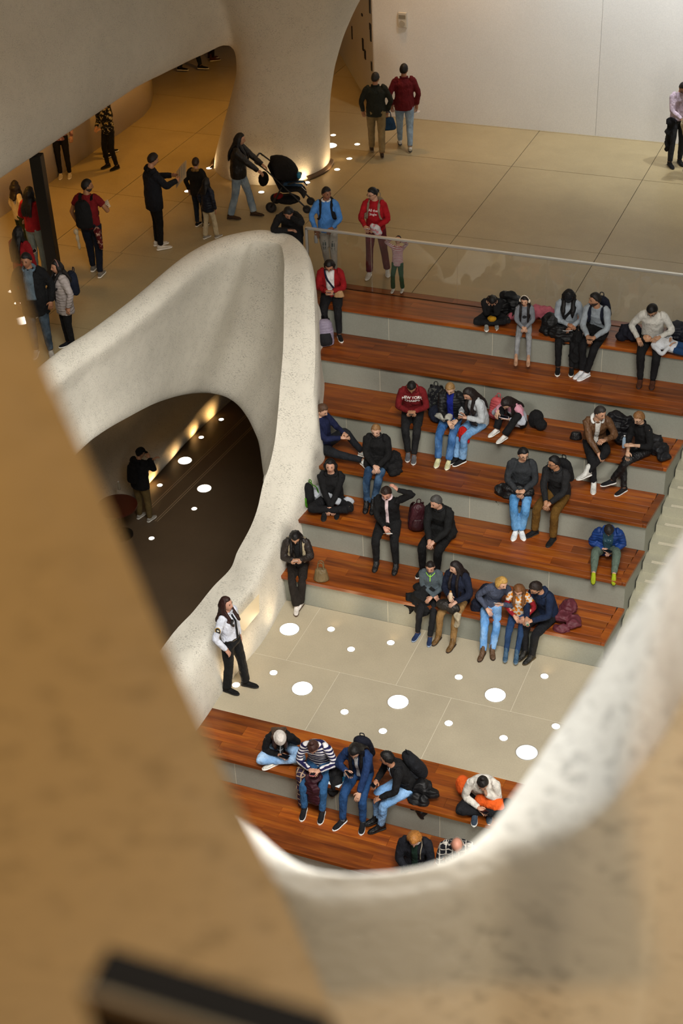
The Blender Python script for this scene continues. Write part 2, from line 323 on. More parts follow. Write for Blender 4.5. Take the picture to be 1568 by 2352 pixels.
tube_mesh(bm, [(V((cx, 10.0, z)), V((rx, 0, 0)), V((0, ry, 0))) for z, cx, rx, ry in col])
bp = [(-9.05, 5.50), (-8.86, 5.55), (-8.70, 5.85), (-8.60, 6.4), (-8.72, 7.1), (-8.9, 7.8), (-8.95, 8.6), (-9.0, 10.5), (-10.2, 10.5), (-10.2, 6.0)]
rings = []
for y in (-6, -3, -1, 1, 3, 5, 7, 8.6, 9.6, 10.6):
    sx = .25*max(0, (4-y)/6)*0; f = max(0, y-7.6)
    rings.append([bm.verts.new((x+f*.33, y, z+f*.05)) for x, z in bp])
for r, s in zip(rings[:-1], rings[1:]):
    for i in range(len(bp)): bm.faces.new((r[i], r[(i+1) % len(bp)], s[(i+1) % len(bp)], s[i]))
bm.faces.new(rings[0][::-1]); bm.faces.new(rings[-1])
bmesh.ops.recalc_face_normals(bm, faces=bm.faces)
me = bpy.data.meshes.new('column'); bm.to_mesh(me); bm.free()
colm = S(link('wall_column', me, M_SHOT2)); colm['label'] = 'flared shotcrete column merging into an overhanging beam'
m = colm.modifiers.new('remesh', 'REMESH'); m.mode = 'VOXEL'; m.voxel_size = .10; m.use_smooth_shade = True
m = colm.modifiers.new('smooth', 'SMOOTH'); m.factor = .5; m.iterations = 14
# foreground opening the picture is taken through
def away(u, v, d): return CAM+ray(u, v).normalized()*d
E2 = [(2500, -260), (2100, 360), (1760, 920), (1568, 1228), (1480, 1368), (1400, 1492), (1320, 1618), (1250, 1722), (1180, 1825), (1120, 1905), (1060, 1955), (1000, 1982), (930, 1998), (850, 2006), (770, 2006), (700, 1992), (640, 1955), (560, 1880), (480, 1780), (380, 1600), (300, 1400), (225, 1190), (150, 980)]
F2 = [(2500, 200), (2100, 800), (1760, 1330), (1568, 1606), (1520, 1672), (1463, 1742), (1390, 1832), (1316, 1895), (1240, 1928), (1160, 1955), (1090, 1985), (1010, 2008), (935, 2022), (850, 2030), (770, 2030), (690, 2020), (625, 1990), (530, 1930), (440, 1830), (330, 1640), (250, 1430), (170, 1210), (90, 990)]
sec = []
FY = [-14.70, -14.73, -14.77, -14.805, -14.83, -14.85, -14.87, -14.886]
for k_, ((u, v), (u2, v2)) in enumerate(zip(E2, F2)):
    e = away(u, v, 3.1); z = e.z; f = uz(u2, v2, z-.02)
    if k_ < 8: f.y = FY[k_]
    hz = (f-e); hz.z = 0; t = V((CAM.x-f.x, CAM.y-f.y, 0)).normalized()
    g0 = f+t*.02+V((0, 0, -.10)); g1 = f+t*.05+V((0, 0, -.55)); g2 = f+t*.08+V((0, 0, -1.3)); g3 = f+t*.1+V((0, 0, -2.2)); 
    b3 = e-t*.1+V((0, 0, -2.2)); b1 = e-t*.06+V((0, 0, -.5)); b0 = e-t*.02+V((0, 0, -.10))
    sec.append([b3, b1, b0, e, f, g0, g1, g2, g3])
s1 = S(loft('wall_sill', sec, M_SHOT3, {4: .5, 3: .5})); s1['label'] = 'near rough shotcrete sill with a pale top, out of focus'
EL = [(-1000, -1900), (-560, -850), (-260, -120), (-120, 200), (0, 528), (55, 700), (100, 828), (150, 943), (200, 1052), (250, 1167), (300, 1287), (350, 1405), (400, 1520), (450, 1632), (500, 1742), (550, 1850), (600, 1955), (645, 2050), (700, 2175), (760, 2320), (840, 2520)]
sec = []
for u, v in EL:
    hz = V((CF.x, CF.y, 0)).normalized(); dr = ray(u, v); e = CAM+dr*(1.22/dr.dot(hz)); lf = -CR; back = hz
    sec.append([e+back*.8+lf*.45, e+back*.3+lf*.16, e, e-back*.015+lf*.12, e-back*.03+lf*.4, e-back*.05+lf*.9, e+back*.3+lf*1.6, e+back*.9+lf*1.6])
s2 = S(loft('wall_pier', sec, M_SHOT3, {2: 1.0})); s2['label'] = 'tan shotcrete pier close to the camera, out of focus'
# ================================================================ lamps set into the floors
def disc(r, n=32, z=0): return [(r*math.cos(2*PI*i/n), r*math.sin(2*PI*i/n), z) for i in range(n)]
def disc_mesh(r, th):
    vs = disc(r, 28, 0)+disc(r, 28, th); n = 28
    return mesh(vs, [tuple(range(n, 2*n))]+[(i, (i+1) % n, n+(i+1) % n, n+i) for i in range(n)])
def ring_mesh(r0, r1, th):
    n = 28; vs = disc(r0, n, 0)+disc(r1, n, 0)+disc(r0, n, th)+disc(r1, n, th); fs = []
    for i in range(n):
        j = (i+1) % n; fs += [(2*n+i, 3*n+i, 3*n+j, 2*n+j), (n+i, n+j, 3*n+j, 3*n+i), (i, 2*n+i, 2*n+j, j)]
    return mesh(vs, fs)
LENS_S, LENS_B, RING_S, RING_B = disc_mesh(.056, .006), disc_mesh(.150, .006), ring_mesh(.056, .064, .008), ring_mesh(.150, .160, .008)
LENS_S.materials.append(M_LAMP); LENS_B.materials.append(M_LAMPBIG); RING_S.materials.append(M_STEEL); RING_B.materials.append(M_STEEL)
M_OFF = plain('#e9eaea', .25, name='off_lens_faint_glow', emit=.35)  # switched-off lens, whitened by a faint emission of its own
LWARM = (1, .70, .38)
def floor_lamp(u, v, z, big, label, group, power, aim=None, on=True, tint=None):
    p = uz(u, v, z); t = empty('floor_lamp', (p.x, p.y, z), label=label, cat='floor lamp', group=group)
    l = link('lens', LENS_B if big else LENS_S, None, t); link('trim_ring', RING_B if big else RING_S, None, t)
    if not on:
        l.data = LENS_B.copy(); l.data.materials.clear(); l.data.materials.append(M_OFF)
    elif power:
        d = bpy.data.lights.new('floor_lamp_glow', 'SPOT'); d.energy = power; d.color = tint or LWARM; d.spot_size = 2.2; d.spot_blend = .9; d.shadow_soft_size = .05 if not big else .14
        o = bpy.data.objects.new('floor_lamp_glow', d); COL.objects.link(o); o.parent = t; o.location = (0, 0, .02)
        o.rotation_euler = (V(aim)-p if aim else V((0, 0, 1))).to_track_quat('-Z', 'Y').to_euler()
for u, v, lb in [(760, 1446, 'small lit floor lamp right of the large lamp by the bench end'), (806, 1492, 'small lit floor lamp midway between the guard and the lowest bench'), (897, 1477, 'small lit floor lamp just left of the girl in blue sneakers'), (628, 1546, 'small lit floor lamp between the guard and the nearest large lamp'), (542, 1574, 'small lit floor lamp right at the feet of the guard'), (1053, 1556, 'small lit floor lamp in front of the laced boots'), (1250, 1554, 'small lit floor lamp in front of the man in the navy hoodie'), (791, 1636, 'small lit floor lamp left below the large lamp in mid landing'), (879, 1680, 'small lit floor lamp nearest the lower bench behind the sideways man'), (1030, 1662, 'small lit floor lamp right of the large lamp in mid landing'), (1156, 1696, 'small lit floor lamp left of the unlit white lamp'), (1276, 1669, 'small lit floor lamp farthest right by the near sill')]:
    p_ = uz(u, v, 0); near = (-3.3, p_.y, .7) if u < 700 else ((p_.x, .06, .30) if p_.y > -.5 else None)
    floor_lamp(u, v, 0, False, lb, 'small lamps in the landing floor', (13 if u < 700 else 7) if near else 1.2, near)
for u, v, l in [(664.5, 1446, 'large round lit floor lamp by the woman in white sneakers at the bench end'), (693.9, 1582, 'large round lit floor lamp nearest the white-shirted guard'), (914, 1613, 'large round lit lamp in the middle of the landing floor'), (1137, 1597.3, 'large round lit floor lamp in front of the family of three')]:
    floor_lamp(u, v, 0, True, l, 'large lamps in the landing floor', 14 if u < 700 else 3, (-3.3, uz(u, v, 0).y, 1.0) if u < 700 else None)
floor_lamp(1209.5, 1729, 0, True, 'large round unlit floor lamp with a white lens and steel rim', 'large lamps in the landing floor', 0, None, False)
for u, v, lb in [(430, 440, 'small lit floor lamp left of the boy in the parka'), (540, 422, 'small lit floor lamp at the hip of the stroller woman'), (480, 387, 'small lit floor lamp beside the head of the boy in the parka'), (765, 311, 'small lit floor lamp above the large one beside the column'), (820, 332, 'small lit floor lamp nearest the man in dark green'), (802, 365, 'small lit floor lamp right of the column, third one down'), (774, 390, 'small lit floor lamp at the right foot of the column'), (705, 420, 'small lit floor lamp in front of the column by the stroller cup'), (600, 442, 'small lit floor lamp seen through the stroller')]:
    p = uz(u, v, ZU); q = V((-7.6, 10, 4.2)); near = (p-q).xy.length < 1.9
    floor_lamp(u, v, ZU, False, lb, 'small lamps around the column', 14 if near else 3, tuple(q) if near else None)
floor_lamp(757, 335, ZU, True, 'large round lit floor lamp half hidden by the column base', None, 10, (-7.4, 10, 4.5))
for u, v, lb in [(25, 670, 'small lit floor lamp at the far left, upper of two'), (40, 697, 'small lit floor lamp at the far left, lower of two')]: floor_lamp(u, v, ZU, False, lb, 'small lamps at the far left', 2)
floor_lamp(50, 738, ZU, True, 'large round lit floor lamp at the far left by the black jacket', None, 4)
for u, v, lb in [(508, 964, 'small lit passage lamp farthest up the curb'), (462, 1005, 'small lit passage lamp second up the curb'), (367, 1115, 'small lit passage lamp beside the man in the cap'), (446, 1169, 'small lit passage lamp below the open large lamp'), (348, 1237, 'small lit passage lamp at the feet of the man in the cap')]:
    p = uz(u, v, ZP); floor_lamp(u, v, ZP, False, lb, 'small lamps in the passage floor', 26 if v < 1150 else 1, (-9.7, p.y, ZP+.5) if v < 1150 else None, True, (1, .58, .2))
floor_lamp(424.5, 1058.5, ZP, True, 'large round lit lamp beside the curb of the dark passage', None, 26, (-10.4, 7.5, ZP+1.6), True, (1, .58, .2))
floor_lamp(469, 1122.5, ZP, True, 'large round lit lamp out in the open dark passage floor', None, 1)
# ================================================================ glass guard, pole, wall fittings
gr = empty('glass_guard', (0, yg, ZU), label='frameless glass guard with a slim steel handrail above the benches', cat='railing')
xs = [-4.66, -3.487, -1.951, -.42, 1.106, 2.6]
for a, c in zip(xs[:-1], xs[1:]):
    box('glass_pane', a+.004, c-.004, -.008, .008, -.03, 1.03, M_GLASS, gr)
box('handrail', -4.68, 2.6, -.026, .026, 1.03, 1.07, M_STEEL, gr, .006)
box('end_post', -4.69, -4.65, -.026, .026, -.02, 1.06, M_STEEL, gr, .004)
pp = uz(131, 655, ZU)
pl = empty('steel_post', (pp.x, pp.y, ZU), .25, label='dark square steel post standing on the upper floor at the left', cat='post')
box('shaft', -.10, .10, -.10, .10, .02, 2.42, M_DARKM, pl, .006); box('base_plate', -.15, .15, -.15, .15, 0, .02, M_DARKM, pl)
p = uy(925, 45, 13.35)
sn = empty('wall_sensor', (p.x, 13.35, p.z), label='small pale grey strobe box high on the white wall', cat='sensor')
box('housing', -.10, .10, -.05, -.002, -.16, .16, plain('#c9c2b4', .5), sn, .01)
lens = link('lens', disc_mesh(.065, .02), plain('#a9a292', .4), sn); lens.rotation_euler = (PI/2, 0, 0); lens.location = (0, -.05, -.07)
box('grille', -.075, .075, -.056, -.05, .03, .11, plain('#8b8373', .5), sn)
# small dark fittings on the side wall
ang = math.atan2(D.y, D.x)
ws = empty('wall_lettering', (A.x, A.y, ZU), ang, label='dark raised letters and marks on the amber side wall', cat='sign')
for u, v, hh, ww in [(850, 15, .28, .10), (832, 34, .05, .10), (851, 62, .14, .16), (852, 83, .22, .1), (809, 75, .30, .05), (834, 102, .26, .12), (839, 125, .2, .14), (854, 152, .2, .08)]:
    d = ray(u, v); # meet the wall plane
    nrm = V((D.y, -D.x, 0)); t = (V((A.x, A.y, 0))-CAM).dot(nrm)/d.dot(nrm); q = CAM+d*t; s = (q.xy-A).dot(D)
    box('raised_mark', s-ww/2, s+ww/2, .001, .02, q.z-ZU-hh/2, q.z-ZU+hh/2, M_BLACK, ws)
# base plates of the column
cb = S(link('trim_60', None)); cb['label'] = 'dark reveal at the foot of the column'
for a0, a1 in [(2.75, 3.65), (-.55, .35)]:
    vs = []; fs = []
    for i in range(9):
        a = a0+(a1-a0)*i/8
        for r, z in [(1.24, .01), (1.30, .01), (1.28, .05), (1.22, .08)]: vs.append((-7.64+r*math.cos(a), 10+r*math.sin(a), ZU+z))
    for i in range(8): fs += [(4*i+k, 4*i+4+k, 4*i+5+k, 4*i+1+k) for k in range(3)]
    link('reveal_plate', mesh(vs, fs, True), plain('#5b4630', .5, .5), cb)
# reading panel on the parapet by the guard
q = [ux(593, 1365, -3.10), ux(594, 1405, -3.10), ux(562, 1440, -3.10), ux(540, 1425, -3.10)]
gp = link('reading_panel', mesh([q[0]+V((.0, 0, 0)), q[1], q[2]+V((0, -.05, -.03)), q[3]+V((0, -.1, .02))]+[x+V((.012, 0, 0)) for x in (q[0], q[1], q[2]+V((0, -.05, -.03)), q[3]+V((0, -.1, .02)))], [(0, 1, 2, 3), (7, 6, 5, 4), (0, 4, 5, 1), (1, 5, 6, 2), (2, 6, 7, 3), (3, 7, 4, 0)]), plain('#e6d6b4', .25), label='thin cream sign panel on the parapet wall behind the guard', cat='sign')
# dark metal thing at the bottom left, very near
c0 = away(188, 2285, 1.15)
dm = empty('metal_rail', tuple(c0), label='dark metal ledge with a pale edge, blurred at the bottom left', cat='ledge')
a1 = away(560, 2402, 1.12)-c0; a2 = away(235, 2420, 1.15)-c0; a2 = a2*2.2; th = -CU*.02+CF*.05
vs = [V((0, 0, 0)), a1*1.5, a1*1.5+a2, a2]; vs += [v+CF*.12 for v in vs]
link('ledge_plate', mesh(vs, [(0, 1, 2, 3), (7, 6, 5, 4), (0, 4, 5, 1), (1, 5, 6, 2), (2, 6, 7, 3), (3, 7, 4, 0)]), plain('#0b0805', .95, spec=.05), dm)
e = [V((0, 0, 0)), a1*1.5]; up = CU*.005; vs = [e[0]-up, e[1]-up, e[1]+up, e[0]+up]; vs = [v-CF*.004 for v in vs]+[v+CF*.01 for v in vs]
link('pale_edge', mesh(vs, [(0, 1, 2, 3), (7, 6, 5, 4), (0, 4, 5, 1), (1, 5, 6, 2), (2, 6, 7, 3), (3, 7, 4, 0)]), plain('#4a3d2a', .9, spec=.1), dm)
# round dark-wood table in the passage with a bottle
p = uz(268, 1160, ZP+.75)
tb = empty('round_table', (p.x, p.y, ZP), label='round dark red wooden table beside the passage curb', cat='table')
for nm, r, z0, z1 in [('tabletop', .42, .70, .74), ('pedestal', .05, .03, .70), ('base', .25, 0, .03)]:
    o = link(nm, disc_mesh(r, z1-z0), plain('#4a1a0c', .4) if nm == 'tabletop' else M_DARKM, tb); o.location = (0, 0, z0)
def lathe(prof, n=14):
    vs = []; fs = []
    for r, z in prof: vs += [(r*math.cos(2*PI*i/n), r*math.sin(2*PI*i/n), z) for i in range(n)]
    for j in range(len(prof)-1): fs += [(j*n+i, j*n+(i+1) % n, j*n+n+(i+1) % n, j*n+n+i) for i in range(n)]
    fs += [tuple(range(n-1, -1, -1)), tuple(range(n*(len(prof)-1), n*len(prof)))]
    return mesh(vs, fs, True)
def bottle(loc, label, body='#b9c4cc', cap='#e8e8e8', hgt=.2, r=.032, rot=(0, 0, 0)):
    t = empty('bottle', loc, label=label, cat='bottle'); t.rotation_euler = rot
    link('bottle_body', lathe([(r*.9, 0), (r, .01), (r, hgt*.66), (r*.75, hgt*.8), (r*.42, hgt*.88), (r*.42, hgt*.93)]), plain(body, .15), t)
    link('bottle_cap', lathe([(r*.5, hgt*.92), (r*.5, hgt), (r*.4, hgt*1.01)]), plain(cap, .4), t); return t
q = uz(274, 1124, ZP+.74); bottle((q.x, q.y, ZP+.74), 'clear bottle standing on the round dark table', '#a9a08c')
# ================================================================ people
def pru(P):
    d = V(P)-CAM; w_ = d.dot(CF); return 784+FPX*d.dot(CR)/w_, 1176-FPX*d.dot(CU)/w_
def xat(u, y, z):
    a, b = -16., 8.
    for _ in range(40):
        m_ = (a+b)/2
        if pru((m_, y, z))[0] < u: a = m_
        else: b = m_
    return (a+b)/2
CLOUD = bpy.data.textures.new('folds', 'CLOUDS'); CLOUD.noise_scale = .075; CLOUD.noise_depth = 2
CLOUD2 = bpy.data.textures.new('curls', 'CLOUDS'); CLOUD2.noise_scale = .045; CLOUD2.noise_depth = 1
FOLD = bpy.data.textures.new('heavy_folds', 'MUSGRAVE'); FOLD.musgrave_type = 'RIDGED_MULTIFRACTAL'; FOLD.noise_scale = .13; FOLD.octaves = 2.5
def fab(hexc, kind='plain', hex2=None):
    key = ('f', hexc, kind, hex2)
    if key in MATS: return MATS[key]
    m, n, l, b = nodes('%s_%s' % (kind, hexc)); c1 = lin(hexc); c2 = lin(hex2) if hex2 else c1
    b.inputs['Roughness'].default_value = {'puffer': .55, 'leather': .48, 'hair': .5}.get(kind, .85)
    b.inputs['Specular IOR Level'].default_value = {'puffer': .3, 'leather': .4, 'hair': .3}.get(kind, .25)
    v = coord(n, l)
    nz = noise(n, l, v, 9 if kind != 'hair' else 30, 4, .6)
    k1 = tuple(x*.72 for x in c1[:3]); k2 = tuple(min(1, x*1.12+.003) for x in c1[:3])
    base = ramp(n, l, nz, [(.3, k1), (.7, k2)])
    hgt = nz; st_b, di = .35, .02
    if kind in ('stripes', 'puffer'):
        sp = n.new('ShaderNodeSeparateXYZ'); l.new(v, sp.inputs[0]); wv = n.new('ShaderNodeMath'); wv.operation = 'MULTIPLY'; wv.inputs[1].default_value = {'stripes': 120, 'puffer': 62}[kind]
        zz_ = sp.outputs['Z']
        if kind == 'puffer':
            nn = noise(n, l, v, 6, 2); ma = n.new('ShaderNodeMath'); ma.operation = 'MULTIPLY_ADD'; ma.inputs[1].default_value = .09; l.new(nn, ma.inputs[0]); l.new(zz_, ma.inputs[2]); zz_ = ma.outputs[0]
        l.new(zz_, wv.inputs[0]); si = n.new('ShaderNodeMath'); si.operation = 'SINE'; l.new(wv.outputs[0], si.inputs[0])
        ab = n.new('ShaderNodeMath'); ab.operation = 'ABSOLUTE' if kind == 'puffer' else 'GREATER_THAN'; l.new(si.outputs[0], ab.inputs[0])
        if kind == 'stripes':
            ab.inputs[1].default_value = .0; base = mix(n, l, ab.outputs[0], base, c2)
        else: hgt = ab.outputs[0]; st_b, di = .45, .012
    elif kind == 'thin_stripes':
        sp = n.new('ShaderNodeSeparateXYZ'); l.new(v, sp.inputs[0]); wv = n.new('ShaderNodeMath'); wv.operation = 'SINE'; mu = n.new('ShaderNodeMath'); mu.operation = 'MULTIPLY'; mu.inputs[1].default_value = 240
        l.new(sp.outputs['Z'], mu.inputs[0]); l.new(mu.outputs[0], wv.inputs[0]); gt = n.new('ShaderNodeMath'); gt.operation = 'GREATER_THAN'; gt.inputs[1].default_value = .35; l.new(wv.outputs[0], gt.inputs[0]); base = mix(n, l, gt.outputs[0], base, c2)
    elif kind == 'plaid':
        sp = n.new('ShaderNodeSeparateXYZ'); l.new(v, sp.inputs[0]); acc = base
        for ax, cc in (('X', c2), ('Z', c2), ('Y', c2)):
            mu = n.new('ShaderNodeMath'); mu.operation = 'MULTIPLY'; mu.inputs[1].default_value = 75; l.new(sp.outputs[ax], mu.inputs[0]); si = n.new('ShaderNodeMath'); si.operation = 'SINE'; l.new(mu.outputs[0], si.inputs[0])
            gt = n.new('ShaderNodeMath'); gt.operation = 'GREATER_THAN'; gt.inputs[1].default_value = .8; l.new(si.outputs[0], gt.inputs[0]); hm = n.new('ShaderNodeMath'); hm.operation = 'MULTIPLY'; hm.inputs[1].default_value = .7; l.new(gt.outputs[0], hm.inputs[0]); acc = mix(n, l, hm.outputs[0], acc, cc)
        base = acc
    elif kind in ('dots', 'camo'):
        vo = n.new('ShaderNodeTexVoronoi'); vo.inputs['Scale'].default_value = 19 if kind == 'dots' else 22; l.new(v, vo.inputs['Vector'])
        if kind == 'dots': base = mix(n, l, ramp(n, l, vo.outputs['Distance'], [(.46, (1, 1, 1)), (.50, (0, 0, 0))]), base, c2)
        else: base = mix(n, l, ramp(n, l, noise(n, l, v, 16, 3), [(.52, (0, 0, 0)), (.56, (1, 1, 1))]), base, c2)
    elif kind == 'denim':
        w2 = noise(n, l, v, 5, 3); base = mix(n, l, ramp(n, l, w2, [(.40, (0, 0, 0)), (.75, (.75, .75, .75))]), base, c2 if hex2 else k2+(1,))
    elif kind == 'two_tone':
        sp = n.new('ShaderNodeSeparateXYZ'); l.new(v, sp.inputs[0]); gt = n.new('ShaderNodeMath'); gt.operation = 'GREATER_THAN'; gt.inputs[1].default_value = .36; l.new(sp.outputs['Z'], gt.inputs[0]); base = mix(n, l, gt.outputs[0], base, c2)
    elif kind == 'hair':
        v2 = coord(n, l, (60, 60, 5)); hgt = noise(n, l, v2, 1.5, 3); base = ramp(n, l, hgt, [(.3, tuple(x*.6 for x in c1[:3])), (.7, tuple(x*1.5+.004 for x in c1[:3]))]); st_b, di = .5, .01
    l.new(base, b.inputs['Base Color'])
    if hgt is nz:
        cr = noise(n, l, coord(n, l, (1.6, 1.6, .8), rot=(.4, .5, 0)), 8, 4, .55); sb = n.new('ShaderNodeMath'); sb.operation = 'SUBTRACT'; sb.inputs[1].default_value = .5; l.new(cr, sb.inputs[0]); ab_ = n.new('ShaderNodeMath'); ab_.operation = 'ABSOLUTE'; l.new(sb.outputs[0], ab_.inputs[0]); hgt = ab_.outputs[0]; st_b, di = .8, .055
    bump(n, l, hgt, b, st_b, di); MATS[key] = m; return m
def skin(hexc):
    k = ('s', hexc)
    if k in MATS: return MATS[k]
    m, n, l, b = nodes('skin_'+hexc); v = coord(n, l); c = lin(hexc)
    base = ramp(n, l, noise(n, l, v, 14, 3), [(.3, tuple(x*.88 for x in c[:3])), (.7, c[:3])]); l.new(base, b.inputs['Base Color'])
    b.inputs['Roughness'].default_value = .5; b.inputs['Subsurface Weight'].default_value = .08; b.inputs['Subsurface Radius'].default_value = (.01, .004, .002); MATS[k] = m; return m
def ik(a, t, l1, l2, pole):
    d = t-a; L = max(.05, min(d.length, (l1+l2)*.998)); e = d.normalized(); x = (l1*l1-l2*l2+L*L)/(2*L); h = math.sqrt(max(0, l1*l1-x*x))
    p = pole-e*pole.dot(e); p = p.normalized() if p.length > 1e-4 else V((0, 0, 1))
    return a+e*x+p*h, a+e*L
def tube(bm, pts, rad, n=10, side=None, mi=0, cap=True):
    rings = []; N = len(pts)
    for i, p in enumerate(pts):
        t = (pts[min(N-1, i+1)]-pts[max(0, i-1)]).normalized()
        s = side if side is not None else (V((1, 0, 0)) if abs(t.x) < .9 else V((0, 1, 0)))
        s = (s-t*s.dot(t)); s = s.normalized() if s.length > 1e-4 else t.orthogonal().normalized(); q = t.cross(s)
        r = rad[i]; rx, ry = (r, r) if not isinstance(r, tuple) else r
        rings.append([bm.verts.new(p+s*(rx*math.cos(2*PI*j/n))+q*(ry*math.sin(2*PI*j/n))) for j in range(n)])
    fs = []
    for r, s in zip(rings[:-1], rings[1:]):
        for j in range(n): fs.append(bm.faces.new((r[j], r[(j+1) % n], s[(j+1) % n], s[j])))
    if cap: fs.append(bm.faces.new(rings[0][::-1])); fs.append(bm.faces.new(rings[-1]))
    for f in fs: f.material_index = mi; f.smooth = True
    return rings
def smoothpath(pts, rad, k=4):
    P = []; R = []
    for i in range(len(pts)-1):
        for q in range(k):
            t = q/k; P.append(crv(pts, t, i, False, {}))
            a, b = rad[i], rad[i+1]
            R.append(tuple(x+(y-x)*t for x, y in zip(a, b)) if isinstance(a, tuple) else a+(b-a)*t)
    return P+[pts[-1]], R+[rad[-1]]
def ball(bm, c, r, mi=0, u=10, v=7, M=None):
    m = bmesh.ops.create_uvsphere(bm, u_segments=u, v_segments=v, radius=1)
    for x in m['verts']:
        p = V((x.co.x*r[0], x.co.y*r[1], x.co.z*r[2])); x.co = (M @ p if M else p)+c
    for f in {f for x in m['verts'] for f in x.link_faces}: f.material_index = mi; f.smooth = True
def finish(name, bm, mats, parent, vox=0, smooth=0, disp=0, tex=None, subs=0, **kw):
    bmesh.ops.recalc_face_normals(bm, faces=bm.faces)
    me = bpy.data.meshes.new(name); bm.to_mesh(me); bm.free()
    for x in (mats if isinstance(mats, (list, tuple)) else [mats]): me.materials.append(x)
    o = link(name, me, None, parent, **kw)
    if vox:
        m = o.modifiers.new('remesh', 'REMESH'); m.mode = 'VOXEL'; m.voxel_size = vox; m.use_smooth_shade = True
    if smooth:
        m = o.modifiers.new('smooth', 'SMOOTH'); m.factor = .5; m.iterations = smooth
    if disp:
        m = o.modifiers.new('folds', 'DISPLACE'); m.texture = tex or CLOUD; m.strength = disp; m.mid_level = .5; m.texture_coords = 'LOCAL'
    return o
# ---- head grid, shared by faces, hair and hats (x left, y forward, z up)
NLO, NLA = 30, 22
def headpt(i, j):
    t = 2*i/NLO-1; th = math.copysign(abs(t)**1.25, t)*PI; ph = -PI/2+PI*j/NLA
    x, y, z = .077*math.cos(ph)*math.sin(th), .095*math.cos(ph)*math.cos(th), .118*math.sin(ph)
    if z < 0:
        q = -z/.118; x *= 1-.26*q*q
        if y < 0: y *= 1-.42*q
        y += .012*q*q
    if y > .02:
        ax = abs(x); g = lambda a, s: math.exp(-(a/s)**2)
        y += .024*g(x, .012)*g(z+.024, .017)+.012*g(x, .010)*g(z, .022)-.012*g(ax-.031, .014)*g(z-.008, .012)+.004*g(z-.030, .010)*g(x, .05)+.007*g(x, .020)*g(z+.060, .007)+.006*g(x, .018)*g(z+.1, .014)
    return V((x, y, z))
HGRID = [[headpt(i, j) for i in range(NLO)] for j in range(NLA+1)]
def headgrid(bm, M, sc, off=None, keep=None, mat=None):
    vv = []
    for j in range(NLA+1):
        row = []
        for i in range(NLO):
            p = HGRID[j][i].copy()
            if off: p = p+p.normalized()*off(p)
            row.append(bm.verts.new(M @ (p*sc)))
        vv.append(row)
    for j in range(NLA):
        for i in range(NLO):
            c = (HGRID[j][i]+HGRID[j+1][i]+HGRID[j][(i+1) % NLO]+HGRID[j+1][(i+1) % NLO])/4
            if keep and not keep(c): continue
            try: f = bm.faces.new((vv[j][i], vv[j][(i+1) % NLO], vv[j+1][(i+1) % NLO], vv[j+1][i]))
            except ValueError: continue
            f.smooth = True; f.material_index = mat(c) if mat else 0
    bmesh.ops.remove_doubles(bm, verts=[x for r in (vv[0], vv[-1]) for x in r], dist=1e-5)
    loose = [x for r in vv for x in r if x.is_valid and not x.link_faces]
    for x in loose: bm.verts.remove(x)
def hairline(p, back=-.07):
    y = p.y
    if y > .05: return .068
    if y > .015: return .015+(.053)*(y-.015)/.035
    if y > -.03: return -.03+.045*(y+.03)/.045
    return -.03+(back+.03)*min(1, (-.03-y)/.04)
def hand(bm, w, d, n, right, sc, curl, mi=0):
    d = d.normalized(); n = (n-d*n.dot(d)); n = n.normalized() if n.length > 1e-3 else d.orthogonal().normalized()
    th = d.cross(n) if right else n.cross(d)
    L = .088*sc; tube(bm, [w-d*.02, w+d*L*.4, w+d*L*.8, w+d*L*1.02], [(.026*sc, .020*sc), (.038*sc, .018*sc), (.041*sc, .015*sc), (.034*sc, .011*sc)], 8, th, mi)
    for k, (o, ln) in enumerate([(.030, .070), (.010, .080), (-.010, .075), (-.029, .058)]):
        b = w+d*L*.95+th*o*sc; a = 0; ps = [b-d*.01]; rs = [.0092*sc]; dd = d
        for q, fr in enumerate((.45, .32, .26)):
            a += curl*(.6 if q == 0 else .9); dd = (d*math.cos(a)+n*math.sin(a)+th*o*1.2).normalized(); b = b+dd*ln*fr*sc; ps.append(b); rs.append((.0088-.0010*q)*sc)
        tube(bm, ps, rs, 6, th, mi)
    b = w+d*L*.30+th*.034*sc; d1 = (d*.65+th*.62+n*.30).normalized(); d2 = (d*.9+th*.10+n*(.25+.3*curl)).normalized()
    tube(bm, [b-th*.02*sc, b, b+d1*.035*sc, b+d1*.035*sc+d2*.03*sc], [.012*sc, .0125*sc, .0105*sc, .008*sc], 6, n, mi)
    return d, n, th
